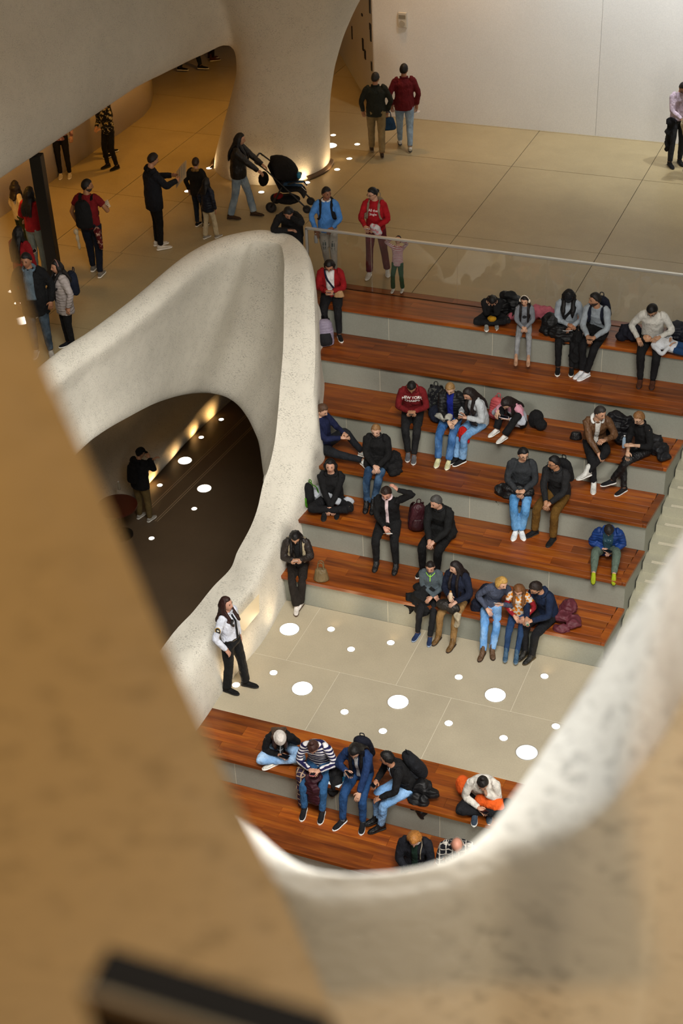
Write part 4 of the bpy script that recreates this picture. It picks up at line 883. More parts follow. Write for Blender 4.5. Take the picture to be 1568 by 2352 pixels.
r = person('boy in a black hoodie sitting cross-legged with his face in his hands', seat(1128, 6, .34), 18, 1.46, 1.0, 'cross', 38, hp=62, hair='short', hc='#0c0a0a', top=BLK, hood=BLK, bot='#101013', shoe='#8d8d88', aR=(-.05, .30, .36), aL=(.05, .30, .36), nR=(0, -1, .4), nL=(0, -1, .4), dR=(.1, -.2, 1), dL=(-.1, -.2, 1), skn='#b98b70', group=G1)
bundle('knit_hat', 'yellow hat in the lap of the cross-legged boy in black', r.M @ L3((0, .30, .16)), [(0, 0, 0, .08, .06, .05)], fab('#a67a10'), 'hat')
bundle('puffer_coat', 'black puffer coat heaped behind the cross-legged boy on the top bench', seat(1168, 6, .50), [(-.12, .05, .14, .14, .12, .15), (.06, .08, .20, .17, .12, .17), (.16, -.02, .10, .12, .14, .11), (-.04, .1, .33, .15, .09, .08)], fab('#0d0e10', 'puffer'))
r = person('girl in a grey sweater wearing fluffy cream earmuffs', seat(1204, 6, .11), 14, 1.24, .95, hp=14, hy=-12, hair='long', hc='#150e0c', hl=.36, top='#777b82', hem=.10, bot='#8e9093', shoe='#b38a6e', sole='#a47c60', sk='boot', aR=(-.03, .30, .10), aL=(.04, .30, .10), fR=(-.11, .40, -.34), fL=(.09, .38, -.36), skn='#c79a7e', group=G1)
headband(r, 'earmuffs', '#d9cbb8')
patch(r, 'printed_motif', [chest(r, .055*math.cos(a), .14, -.22+.04*math.sin(a)) for a in [q*PI/4 for q in range(8)]], plain('#15151a', .8)); 
bundle('pink_coat', 'pink coat lying on the top bench behind the girl in earmuffs', seat(1228, 6, .50), [(-.3, -.05, .07, .14, .14, .07), (.0, .08, .12, .16, .12, .12), (.18, .08, .12, .2, .12, .11)], fab('#b9606e'))
r = person('woman in a black cap with curly hair and a pale grey sweater', seat(1303, 6, .28), 12, 1.64, 1.0, lean=14, hp=30, hair='curly+cap:#131418', hc='#0f0c0b', hl=.22, top='#98a1aa', hem=.06, bot='#0e0e10', shoe='#0f0f11', aR=(.02, .30, .16), aL=(.08, .30, .12), skn='#a9775a', group=G1)
strip(r, [(.10, .0, .0), (.05, .12, -.12), (-.06, .14, -.28), (-.14, .10, -.40)], .05, fab(BLK), 'bag_strap')
phone(r, 'L', 'white phone in the hand of the woman in the black cap', '#d8d8da', (0, .03, -.01))
bundle('puffer_coat', 'black puffer coat piled over the knees of the woman in the cap', seat(1276, 6, .20), [(-.05, -.05, .17, .18, .16, .16), (.12, -.22, .10, .2, .1, .12), (-.02, -.12, .05, .22, .12, .1), (.25, -.2, .02, .18, .09, .13)], fab('#0b0c0e', 'puffer'))
r = person('man in a pale grey sweater with a navy backpack looking aside', seat(1374, 6, .26), -4, 1.74, 1.0, lean=24, hp=8, hy=-52, hair='short', hc='#15110f', top='#929ba3', bot='#0f0f12', shoe='#dfe1e6', sole='#eceef0', aR=(-.04, .46, .10), aL=(.08, .46, .10), fR=(-.10, .46, -.44), fL=(-.01, .50, -.44), footR=-20, footL=-25, skn='#a87c5f', beard=True, group=G1)
worn_pack(r, 'navy backpack worn by the man in the pale grey sweater', fab('#111626')); phone(r, 'R', 'dark phone between the hands of the man in the pale grey sweater')
bundle('black_coat', 'long black coat over the knees of the man in the grey sweater', seat(1350, 6, .14), [(.05, 0, .16, .2, .16, .07), (-.12, -.2, .0, .1, .07, .2), (-.12, -.26, -.25, .12, .07, .2), (.2, -.1, .12, .12, .2, .08)], fab('#0c0c0e'))
r = person('man in a white sweater bending over the child on his lap', seat(1497, 6, .27), 6, 1.74, 1.05, lean=20, hp=52, hy=-12, hair='short', hc='#0e0c0c', top='#cfcdc6', bot='#121214', shoe='#4a2716', sole='#2a160c', sock='#101014', aR=(-.20, .28, .10), aL=(.14, .30, .16), fR=(-.10, .44, -.4375), fL=(.10, .44, -.4375), skn='#b58a6c', glasses=True, group=G1)
rk = person('child in a white shirt lying asleep across a lap', (0, 0, 0), 0, 1.18, .95, 'stand', 0, hp=-8, hair='short', hc='#0e0c0b', top='#c9ccd2', bot='#12365f', shoe='#333a48', aR=(-.10, .10, .10), aL=(.08, .14, .16), skn='#b98a68', group=G1)
q = r.M @ L3((-.06, .28, .20)); ax = V((.96, -.08, -.12)).normalized(); zz = V((.1, -.35, 1)); ck = ax*-1; y_ = -(zz-ck*zz.dot(ck)).normalized(); x_ = y_.cross(ck)
M = Matrix(((x_.x, y_.x, ck.x, 0), (x_.y, y_.y, ck.y, 0), (x_.z, y_.z, ck.z, 0), (0, 0, 0, 1))); o_ = q-(M @ rk.HC); M.translation = o_; rk.root.matrix_world = M
bundle('navy_coat', 'dark navy coat folded left of the man in the white sweater', seat(1446, 6, .30), [(-.05, 0, .12, .13, .17, .12), (.07, -.05, .14, .12, .16, .13), (-.12, -.1, .07, .08, .1, .07)], fab('#12131f'))
bundle('navy_puffer', 'navy puffer coat on the top bench at the right edge', seat(1552, 6, .45), [(0, 0, .18, .16, .14, .18), (.16, 0, .14, .18, .16, .15)], fab('#11141f', 'puffer'))
# --- fourth tier
r = person('boy in a maroon NEW YORK hoodie bent over his phone', seat(948, 4, .26), 16, 1.68, 1.04, lean=20, hp=52, hair='buzz', hc='#0e0b0a', top='#6a0e13', hood='#6a0e13', tth=1.05, bot='#161618', shoe='#58585c', sole='#c9c7c2', aR=(-.05, .34, .17), aL=(.05, .34, .17), fR=(-.06, .44, -.4375), fL=(.04, .52, -.4375), skn='#a87a5c', group=G1)
words(r, ['NEW YORK', 'CHAMPS'], WHITEM, -.125, .064, .062, .8); phone(r, 'B', 'phone in both hands of the boy in the maroon hoodie')
backpack('dark camouflage backpack standing beside the boy in maroon', Matrix.Translation(seat(1000, 4, .58)) @ Matrix.Rotation(.2, 4, 'Z'), fab('#14151a', 'camo', '#4a4a46'), .3, .44, .2)
bundle('navy_bag', 'dark navy bag on the bench between the boy in maroon and the woman in black', seat(1002, 4, .26), [(0, 0, .12, .14, .14, .12), (.05, -.08, .06, .12, .1, .07)], fab('#141a2c'), 'bag')
r = person('blonde woman in a black puffer jacket over a blue top', seat(1038, 4, .27), 6, 1.66, 1.0, lean=12, hp=36, hair='pony', hc='#8a6a40', top='#0f1013', tk='puffer', tth=1.10, inner='#0a1c78', innerw=.10, bot='#2f5c94', bk='denim', bot2='#6a96c6', wide=.012, shoe='#cfcc9f', sole='#e4e2cc', aR=(.02, .38, .12), aL=(.14, .28, .10), fR=(-.13, .46, -.4375), fL=(.05, .48, -.4375), skn='#c9a288', curl=.25, group=G1)
bundle('grey_scarf', 'pale grey scarf on the lap of the blonde woman in black', r.M @ L3((-.10, .26, .22)), [(0, 0, 0, .12, .08, .06), (.1, -.02, .02, .06, .08, .06)], fab('#9b9a92'), 'scarf')
r = person('dark-haired girl in a pale grey hoodie turned to her phone', seat(1102, 4, .28), -34, 1.64, .98, lean=22, hp=34, hair='long', hc='#1a1210', hl=.30, top='#b3b8bc', hood='#b9bdc0', tth=1.08, bot='#5f8cba', bk='denim', bot2='#8fb3d6', wide=.02, shoe='#121216', sole='#e6e4de', aR=(-.06, .36, .24), aL=(.06, .33, .20), fR=(-.02, .46, -.4375), fL=(.08, .42, -.43), skn='#c0937a', group=G1)
phone(r, 'R', 'white phone in the hand of the girl in the grey hoodie', '#e3d9d4')
bundle('red_tote', 'bright red bag between the knees of the girl in the grey hoodie', r.M @ L3((.02, .36, -.02)), [(0, 0, .0, .09, .07, .15), (.02, 0, -.1, .10, .07, .08)], fab('#b3150f'), 'bag')
handbag('black waist pouch on the lap of the girl in the grey hoodie', r.M @ L3((.13, .24, .17)), fab('#0f0f12', 'leather'), .2, .11, .07, -34, 0)
r = person('girl in a pink and white hoodie with her knees drawn up', seat(1192, 4, .50), -24, 1.56, .95, 'sit', 34, hp=58, hair='long', hc='#1a1110', hl=.22, top='#b9c0cc', tk='two_tone', top2='#c98fa0', hood='#c98fa0', bot='#0f0f12', wide=.02, shoe='#e4e2dd', aR=(-.14, .42, .34), aL=(.04, .32, .20), nR=(0, .3, -1), dR=(0, .5, -1), fR=(-.12, .42, .085), fL=(.10, .48, .085), kR=(-.2, .3, 1), kL=(.3, .3, 1), skn='#c39a82', group=G1)
phone(r, 'L', 'small white phone of the girl with drawn-up knees', '#d8cfd8')
backpack('salmon pink ribbed shell backpack behind the girl in the grey hoodie', Matrix.Translation(seat(1140, 4, .66)) @ Matrix.Rotation(-.3, 4, 'Z'), fab('#c4555a', 'puffer'), .26, .36, .18)
bundle('black_bag', 'black bag against the riser right of the pink hoodie girl', seat(1230, 4, .55), [(0, 0, .16, .13, .12, .16), (.1, -.05, .1, .1, .1, .1)], fab(BLK), 'bag')
r = person('man in a brown bomber jacket with a white hood, legs crossed', seat(1364, 4, .27), 22, 1.74, 1.02, lean=26, hp=14, hy=34, hair='short', hc='#2b2623', top='#5f4128', tk='leather', tth=1.05, hood='#d9dad8', inner='#c9c6c0', innerw=.07, bot='#101013', shoe='#c9c9c4', sole='#dcdcd8', sk='boot', aR=(.0, .44, .02), aL=(.10, .36, .20), fR=(-.04, .44, -.4375), fL=(-.16, .50, -.18), footL=-60, footR=-10, kL=(.5, 1, .6), skn='#b98c70', beard=False, group=G1)
r = person('woman in a black turtleneck and leather trousers looking at her phone', seat(1478, 4, .27), -30, 1.64, .96, lean=16, hp=24, hy=4, hair='messy', hc='#7a5430', top='#0d0d0f', sleeve=.82, collar='#0d0d0f', bot='#0b0b0d', bk='leather', shoe='#141417', sole='#d5d3ce', aR=(-.02, .36, .06), aL=(.06, .32, .20), fR=(.04, .44, -.4375), fL=(-.14, .52, -.34), footL=-20, kL=(.2, 1, .6), glasses=True, skn='#c09a80', curl=.3, group=G1)
phone(r, 'R', 'phone with a bright screen of the woman in the black turtleneck')
p = uz(1432, 1028, 4*HT); bottle((p.x, p.y, 4*HT), 'clear water bottle between the man in brown and the turtleneck woman', '#9db4c8', '#d8d8d8', .22)
bundle('black_jackets', 'heap of black and grey jackets behind the man in brown', seat(1415, 4, .58), [(-.05, 0, .22, .2, .14, .2), (.15, 0, .25, .14, .12, .2), (0, 0, .4, .16, .1, .1), (.1, -.1, .1, .14, .1, .1)], fab('#101014', 'puffer'))
handbag('small black camera bag on the bench left of the man in brown', uz(1322, 1008, 4*HT), fab('#0f0f12', 'leather'), .2, .13, .12, 15, 0)
bundle('dark_coat', 'dark grey quilted coat at the right end of the bench', seat(1512, 4, .36), [(0, 0, .1, .15, .14, .1), (.1, -.12, .06, .12, .14, .06), (-.08, .1, .16, .12, .1, .12)], fab('#15161a', 'puffer'))
# --- third tier
r = person('man in a navy sweater reclining sideways with one knee raised', seat(743, 3, .45), 82, 1.76, 1.02, 'sit', -6, hp=26, hair='short', hc='#4a3323', top='#10183a', bot='#171a20', shoe='#dfe3df', aR=(-.05, .36, .26), aL=(.06, .36, .28), fL=(.12, .66, .085), fR=(-.12, .80, .10), kL=(.1, .4, 1), kR=(-.9, .2, .5), footR=-30, skn='#c69a80', group=G1)
phone(r, 'B', 'phone held up by the man in the navy sweater')
r = person('blonde woman in a black coat staring ahead, hands in her lap', seat(868, 3, .26), 12, 1.68, 1.0, lean=10, hp=18, hair='pony', hc='#7d5c38', top='#0c0c0e', tth=1.16, hem=.10, coat=.1, bot='#223c5a', bk='denim', bot2='#5a7a9c', shoe='#0d0d0f', sole='#0b0b0b', sk='boot', aR=(-.01, .34, .10), aL=(.06, .34, .09), fR=(-.13, .48, -.4375), fL=(-.02, .50, -.4375), skn='#c9a08a', collar='#1a1a1c', group=G1)
bundle('coat_skirt', 'skirt of a black coat spread right of the blonde woman', seat(904, 3, .24), [(0, 0, .08, .14, .2, .08), (.05, -.12, .04, .12, .14, .06), (-.05, .12, .12, .12, .14, .1)], fab('#111113'))
r = person('man in a charcoal sweater and pale jeans with a coat on his lap', seat(1197, 3, .26), 14, 1.72, 1.02, lean=12, hp=12, hy=22, hair='short', hc='#0c0b0c', top='#2c2f33', tth=1.05, bot='#4c86bb', bk='denim', bot2='#7fb0da', wide=.014, shoe='#dfe3e6', sole='#eceeee', aR=(-.06, .32, .10), aL=(.05, .33, .12), fR=(-.06, .46, -.4375), fL=(.03, .44, -.4375), footL=15, footR=-10, glasses=True, skn='#c2967a', group=G1)
phone(r, 'L', 'dark phone in the lap of the man in the charcoal sweater')
bundle('leather_coat', 'shiny black coat over the lap of the man in the charcoal sweater', seat(1180, 3, .06), [(.05, 0, .16, .26, .12, .06), (.2, .0, .13, .12, .12, .07), (-.22, .02, .02, .1, .08, .16), (-.24, .01, -.12, .09, .07, .14), (-.08, -.02, .06, .14, .1, .1)], fab('#0b0b0d', 'leather'))
r = person('man in black with mustard trousers and clasped hands', seat(1284, 3, .26), -12, 1.72, 1.05, lean=20, hp=10, hy=-34, hair='short', hc='#0b0a0b', top='#1c1c1e', collar='#1c1c1e', tth=1.08, bot='#5f4212', wide=.01, shoe='#101012', sole='#1c1a18', aR=(-.02, .42, .06), aL=(.06, .42, .06), fR=(-.19, .42, -.4375), fL=(.14, .44, -.4375), footR=-25, glasses=True, skn='#a97b5c', group=G1)
worn_pack(r, 'black backpack worn by the man in mustard trousers', fab('#0d0d10'), straps=False)
# --- second tier
r = person('man in a black hoodie with headphones sitting cross-legged', seat(764, 2, .60), 16, 1.74, 1.04, 'cross', 8, hp=0, hair='bob', hc='#0f0b0a', top='#0d0d0f', hood='#0d0d0f', tth=1.05, bot='#0f0f12', shoe='#0e0e10', sole='#141414', aR=(.00, .32, .04), aL=(-.02, .36, .0), skn='#c0927a', sock='#d8d8d8', group=G1)
headband(r, 'headphones', '#0c0c0e')
bundle('white_jacket', 'white jacket bunched round the waist of the man with headphones', r.M @ L3((0, .16, .12)), [(-.07, 0, .10, .13, .05, .06), (.06, -.01, .05, .12, .05, .06), (.26, .06, .0, .09, .09, .11), (-.28, .08, .06, .10, .1, .12)], fab('#a9aeb6'))
backpack('black backpack with lime piping wedged against the parapet', Matrix.Translation(seat(708, 2, .40)) @ Matrix.Rotation(-.6, 4, 'Z'), fab('#0d0e10'), .26, .42, .18, fab('#3f7a12'))
r = person('woman in a black sweater scratching her head', seat(894, 2, .26), 8, 1.68, 1.10, lean=14, hp=28, hair='messy', hc='#22150f', top='#0b0b0d', bot='#111113', shoe='#0d0d0f', sole='#0d0d0d', sk='boot', inner='#d8c3c8', innerw=.05, collar='#d8c3c8', aR=(.0, .36, .10), aL=(.17, .10, .66), eL=(1, .1, -.1), dL=(-.7, -.1, .6), nL=(-.6, 0, -1), fR=(-.13, .42, -.4375), fL=(.19, .44, -.4375), skn='#c48f7a', group=G1)
paper(r, 'R', 'white folded leaflet in the hand of the head-scratching woman', .10, .13)
r = person('grey-haired man in a black jacket with clasped hands', seat(1018, 2, .27), -8, 1.74, 1.08, lean=20, hp=18, hy=-24, hair='short', hc='#3f3d3b', top='#0f1011', tth=1.14, hem=.12, coat=.08, collar='#111214', bot='#0c0c0e', shoe='#0c0c0e', aR=(-.02, .44, .07), aL=(.06, .44, .07), fR=(-.17, .40, -.4375), fL=(.09, .42, -.4375), skn='#bd8f78', group=G1)
backpack('maroon backpack with a tan base beside the grey-haired man', Matrix.Translation(seat(955, 2, .34)) @ Matrix.Rotation(.5, 4, 'Z') @ Matrix.Rotation(.12, 4, 'Y'), fab('#3a101a', 'leather'), .28, .46, .2, fab('#2f0d15', 'leather'))
r = person('boy in a blue padded jacket and lime sneakers, legs stretched out', seat(1393, 2, .66), 14, 1.46, 1.18, 'sit', 20, hp=62, hair='messy', hc='#1b1512', top='#0f3370', tk='puffer', tth=1.15, hem=.08, hood='#10387a', inner='#2b4c5a', innerw=.17, bot='#56655a', shoe='#98a51c', sole='#15150f', aR=(-.08, .26, .16), aL=(.09, .27, .13), fR=(-.20, .66, .085), fL=(.10, .66, .085), kR=(-.3, .2, 1), kL=(.3, .2, 1), fpR=42, fpL=42, skn='#c69a84', group=G1)
words(r, ['ENCOU', 'ROCKET'], plain('#a9bcc0', .8), -.14, .03, .08, .5); phone(r, 'R', 'phone held by the boy in the blue padded jacket')
# --- lowest upper tier
r = person('long-haired woman in a brown leather jacket at the parapet end', seat(684, 1, .26), 20, 1.62, 1.0, lean=12, hp=44, hair='long', hc='#0e0a09', hl=.40, top='#231b18', tk='leather', tth=1.16, hem=.08, bot='#1d1713', wide=.02, shoe='#d9d2cc', sole='#4a3526', aR=(-.04, .31, .25), aL=(.05, .31, .25), fR=(-.03, .46, -.4375), fL=(.03, .40, -.43), footL=-25, skn='#c7977a', group=G1)
strip(r, [(.11, -.03, .0), (.10, .10, -.10), (.12, .13, -.25), (.13, .12, -.42)], .07, fab('#a89a7e'), 'shearling_trim', .012); strip(r, [(-.11, -.03, .0), (-.10, .10, -.10), (-.12, .13, -.25), (-.13, .12, -.42)], .05, fab('#a89a7e'), 'shearling_trim', .012)
strip(r, [(.03, .06, -.03), (.03, .13, -.14), (.04, .15, -.28), (.05, .15, -.44), (.05, .22, -.52)], .12, fab('#0c0c0e'), 'scarf', .008, off=.016)
phone(r, 'B', 'pale phone in both hands of the long-haired woman in leather', '#c9b8b0')
p = uz(738, 1332, HT); handbag('olive bucket handbag standing on the lowest bench', p, fab('#6b5a3c', 'leather'), .24, .22, .17, 15, .13)
r = person('girl in a grey zip top with a black coat over her knees', seat(990, 1, .19), 12, 1.47, .98, lean=8, hp=22, hair='pony', hc='#17100e', top='#4a555c', bot='#141417', shoe='#1f3054', sole='#8fa0b8', aR=(.06, .22, .10), aL=(.04, .26, .09), fR=(-.17, .36, -.4375), fL=(.03, .44, -.4375), footR=-20, skn='#bf9078', group=G1)
strip(r, [(0, .07, -.02), (0, .12, -.08), (0, .13, -.15)], .014, plain('#8fd048', .6), 'zip', off=.008, side=r.side); strip(r, [(-.07, .03, -.01), (-.02, .10, -.04), (.02, .10, -.04), (.07, .03, -.01)], .014, plain('#8fd048', .6), 'zip_trim', off=.008)
bundle('black_parka', 'black parka draped over the knees of the girl in the grey top', seat(970, 1, .10), [(.05, .04, .18, .2, .14, .10), (.0, -.1, .02, .17, .07, .18), (-.16, -.06, -.08, .12, .08, .2), (.05, -.14, -.1, .14, .06, .12)], fab('#0d0e10'))
r = person('woman with very long dark hair in a navy jacket and laced boots', seat(1054, 1, .22), -10, 1.57, 1.0, lean=8, hp=14, hy=-32, hair='long', hc='#170e0d', hl=.52, top='#131a2e', tth=1.18, hem=.08, bot='#8a6a40', shoe='#6a4c22', sole='#2a1a10', sk='boot', aR=(-.03, .30, .20), aL=(.12, .32, .14), fR=(-.13, .42, -.4375), fL=(.14, .46, -.4375), skn='#c49a84', group=G1)
bottle(tuple(r.M @ (r.hR[0]+r.hR[1]*.08+V((0, 0, -.04)))), 'metal bottle with a tan cap held by the long-haired woman in navy', '#c9b49a', '#a4703a', .18)
bundle('dark_bag', 'dark brown bag on the knees of the woman with very long hair', r.M @ L3((.0, .32, .12)), [(-.08, 0, .0, .13, .09, .09), (.07, -.02, -.02, .11, .08, .1)], fab('#1f1b18', 'leather'), 'bag')
bundle('cream_scarf', 'fringed cream scarf hanging over the knee of the woman in navy', r.M @ L3((.20, .42, .02)), [(0, 0, .02, .06, .05, .08), (-.01, .0, -.09, .05, .04, .09)], fab('#a89c84'), 'scarf')
r = person('blonde woman in a grey-blue jacket leaning towards the girl', seat(1128, 1, .22), 22, 1.57, 1.0, lean=26, tilt=14, hp=22, hy=30, hair='bob', hc='#b08a48', hl=.2, top='#454c60', bot='#5f95d0', bk='denim', bot2='#9cc0e6', wide=.01, shoe='#5a4029', sole='#2b1d12', sk='boot', aR=(-.10, .28, .10), aL=(.14, .40, .26), fR=(-.16, .50, -.4375), fL=(-.02, .46, -.4375), footR=-25, skn='#cfa188', group=G1)
phone(r, 'L', 'pale phone in the hand of the leaning blonde woman', '#d9d0c8')
bundle('navy_jacket', 'navy jacket with a red edge behind the leaning blonde woman', seat(1105, 1, .24), [(0, .05, .14, .1, .12, .14), (-.03, -.12, .05, .1, .1, .12), (.05, .1, .2, .12, .1, .1)], fab('#131829'))
r = person('girl in an orange-dotted white shirt with red sleeves', seat(1192, 1, .16), 10, 1.40, .95, lean=14, hp=34, hy=-6, hair='long', hc='#6a4527', hl=.20, top='#d8cfc4', tk='dots', top2='#d07d1c', sleeve=.38, under='#8a1420', bot='#1f3a60', bk='denim', shoe='#33536e', sole='#6f8698', sk='boot', aR=(-.06, .28, .10), aL=(.14, .30, .12), fR=(-.14, .40, -.40), fL=(.02, .42, -.40), skn='#c9987e', group=G1)
r = person('man in a navy hoodie and glasses bending towards the girl', seat(1258, 1, .25), -24, 1.66, 1.06, lean=24, tilt=-3, hp=34, hy=-20, hair='messy', hc='#1f1511', top='#10203c', hood='#10203c', tth=1.06, bot='#101116', shoe='#16140f', sole='#4a3c22', sk='boot', aR=(-.06, .44, .12), aL=(.04, .44, .12), fR=(-.06, .44, -.4375), fL=(.06, .42, -.4375), glasses=True, beard=True, skn='#b8876a', group=G1)
bottle(tuple(r.M @ (r.hR[0]+r.hR[1]*.10)), 'small jar with a green lid in the hands of the man in navy', '#b8a898', '#1d6a4c', .10, .03, (1.2, 0, .4))
bundle('maroon_puffer', 'shiny maroon puffer coat lying at the right end of the lowest bench', seat(1300, 1, .30), [(0, .12, .14, .13, .12, .14), (-.06, -.05, .08, .16, .14, .08), (.14, -.1, .06, .12, .16, .06), (.0, -.26, .0, .12, .08, .09)], fab('#5a2630', 'puffer'))
# --- tiers below the landing
r = person('girl in a white beanie and pale jeans sitting cross-legged', seat(646, 0, .42), 22, 1.62, 1.0, 'cross', 42, hp=48, hy=12, hair='long+beanie:#d6cfc8', hc='#3a2416', hl=.30, top='#0f0f11', bot='#7fa8d6', bk='denim', bot2='#b4cfea', wide=.016, shoe='#d9d6cc', aR=(-.02, .36, .12), aL=(.10, .24, .30), footR=70, footL=-60, skn='#b98a70', group=G1)
phone(r, 'R', 'black phone in the hand of the girl in the white beanie')
patch(r, 'logo_patch', [r.HM @ (V((x, .118, z))*r.hs) for x, z in [(.01, .035), (.055, .035), (.055, .062), (.01, .062)]], plain('#16161c', .7), .002, .002, r.root.children[2] if len(r.root.children) > 2 else None)
bundle('check_scarf', 'black and white checked scarf under the chin of the beanie girl', r.M @ L3((.0, .26, .24)), [(0, 0, 0, .06, .04, .09), (.02, -.02, -.06, .05, .04, .05)], fab('#16161a', 'plaid', '#9ba2a8'), 'scarf')
r = person('woman with a bun in a navy and white striped sweater', seat(735, 0, .26), 10, 1.68, 1.04, lean=30, hp=52, hair='bun', hc='#38201a', top='#dcdadc', tk='stripes', top2='#1a1842', bot='#2a5580', bk='denim', shoe='#101013', sole='#d9d7d2', aR=(-.06, .38, .16), aL=(.08, .38, .16), fR=(-.16, .42, -.4375), fL=(.10, .44, -.4375), skn='#bd8f78', group=G1)
phone(r, 'B', 'pink phone in both hands of the woman in stripes', '#c46a72')
bundle('maroon_coat', 'maroon quilted coat hanging between the knees of the striped woman', r.M @ L3((-.02, .44, .02)), [(0, .1, .08, .13, .12, .05), (0, 0, -.06, .12, .05, .15), (.01, -.01, -.22, .10, .045, .12)], fab('#33101c', 'puffer'))
bundle('plaid_scarf', 'brown and navy plaid scarf hanging beside the striped woman', r.M @ L3((-.20, .36, .0)), [(0, .08, .1, .08, .1, .05), (0, 0, -.06, .075, .04, .18), (.0, -.02, -.30, .07, .04, .16)], fab('#2e2138', 'plaid', '#b79d80'), 'scarf')
bundle('black_coat', 'black coat heaped right of the striped woman', r.M @ L3((.26, .12, .04)), [(0, 0, .0, .11, .16, .12), (.05, -.16, -.06, .09, .1, .12), (-.0, -.19, -.15, .08, .07, .14)], fab('#0d0d0f'))
r = person('woman with long black hair and glasses in a blue jacket', seat(830, 0, .26), 4, 1.66, 1.0, lean=22, hp=42, hair='long', hc='#0c0909', hl=.46, top='#17305a', tth=1.08, hem=.08, inner='#b9bcc2', innerw=.05, bot='#1d416e', bk='denim', shoe='#111216', sole='#dcdcdc', sock='#7f93a4', aR=(-.12, .32, .24), aL=(.10, .44, .0), fR=(-.15, .46, -.4375), fL=(.13, .42, -.4375), footR=-25, footL=8, glasses=True, skn='#c0957c', group=G1)
phone(r, 'R', 'dark phone in the raised hand of the woman in the blue jacket'); worn_pack(r, 'dark navy backpack worn by the woman in the blue jacket', fab('#0f1220'), straps=False)
p = seat(775, 0, .07); t = place('magazine', Matrix.Translation(p+V((0, 0, .003))) @ Matrix.Rotation(-.15, 4, 'Z'), label='white and blue magazine on the bench beside the woman in blue', cat='magazine')
box('cover', -.10, .10, -.14, .14, 0, .008, plain('#cfd8de', .4), t); box('printed_picture', -.07, .09, -.04, .08, .008, .009, plain('#1f7fb0', .4), t)
r = person('man in black with a backpack turned sideways on the bench', seat(935, 0, .22), -46, 1.64, 1.05, lean=32, hp=12, hy=-28, hair='messy', hc='#0e0b0a', top='#0f0f11', tth=1.05, inner='#c9ced6', innerw=.05, bot='#6f9cce', bk='denim', bot2='#9cc0e6', shoe='#0c0c0e', sole='#0c0c0c', sk='boot', aR=(-.08, .44, .16), aL=(.10, .46, .0), fR=(-.06, .44, -.42), fL=(.08, .44, -.4375), skn='#a9785c', group=G1)
phone(r, 'R', 'black phone on the knee of the man with the backpack'); worn_pack(r, 'black backpack worn by the man turned sideways', fab('#101218'), .32, .46, .2)
bundle('black_puffer', 'black puffer jacket hanging from the bench behind the sideways man', seat(965, 0, .12), [(0, .06, .14, .14, .12, .12), (-.05, -.08, -.02, .09, .07, .14), (.06, -.08, -.08, .09, .08, .2), (.16, 0, .12, .1, .08, .07)], fab('#0c0c0e', 'puffer'))
r = person('woman in a cream sweater sitting cross-legged with her chin on her hand', seat(1110, 0, .42), 14, 1.66, 1.06, 'cross', 32, hp=46, hair='bun', hc='#14100f', top='#d2cdc4', tth=1.05, bot='#101116', shoe='#2e3b4a', sole='#d0d0cc', aR=(-.05, .36, .10), aL=(.05, .30, .30), dL=(-.3, -.1, 1), skn='#b98c72', group=G1)
phone(r, 'R', 'dark phone of the woman in the cream sweater')
bundle('orange_bag', 'orange and cream padded bag around the woman in the cream sweater', r.M @ L3((0, .05, .14)), [(.02, -.17, .06, .09, .07, .10), (.13, -.17, .05, .1, .08, .09), (.24, -.16, .04, .13, .11, .10)], fab('#d9591a'), 'bag', disp=.02)
bundle('bag_flap', 'black end of the orange bag beside the cream sweater woman', r.M @ L3((0, .05, .14)), [(.36, -.12, .04, .09, .09, .10)], fab('#101014'), 'bag', disp=.02)
bundle('orange_pack', 'orange pack with a black back behind the left elbow of the cream sweater woman', r.M @ L3((-.28, -.04, .12)), [(0, 0, .1, .10, .10, .14), (.02, -.05, .08, .09, .09, .12)], fab('#d9591a'), 'bag', disp=.02)
r = person('ginger-haired woman in a dark coat on the bottom bench', seat(955, -1, .26), 14, 1.62, 1.06, lean=14, hp=42, hair='bob', hc='#96632c', top='#10121a', tth=1.14, inner='#0c261c', innerw=.08, collar='#cfcfcf', bot='#101014', shoe='#101014', skn='#c99a86', group=G1)
strip(r, [(.10, .0, .0), (.08, .12, -.12), (.08, .14, -.30)], .014, fab('#8a8070'), 'bag_strap', off=.012)
r = person('bald man in a plaid overshirt on the bottom bench', seat(1052, -1, .45), 14, 1.74, 1.1, lean=20, hp=48, hair='bald', hc='#9a8f84', top='#14171f', tk='plaid', top2='#cfcac0', bot='#15161a', shoe='#15161a', skn='#c48a74', group=G1)
bundle('grey_shoe_lump', 'dark grey shoe shape on the step below the bottom bench', uz(783, 2010, -2*HT), [(0, 0, .05, .13, .06, .05), (.06, .02, .08, .1, .05, .04)], fab('#3a3d44'), 'bag')  # plain bundle standing in for a dark shoe
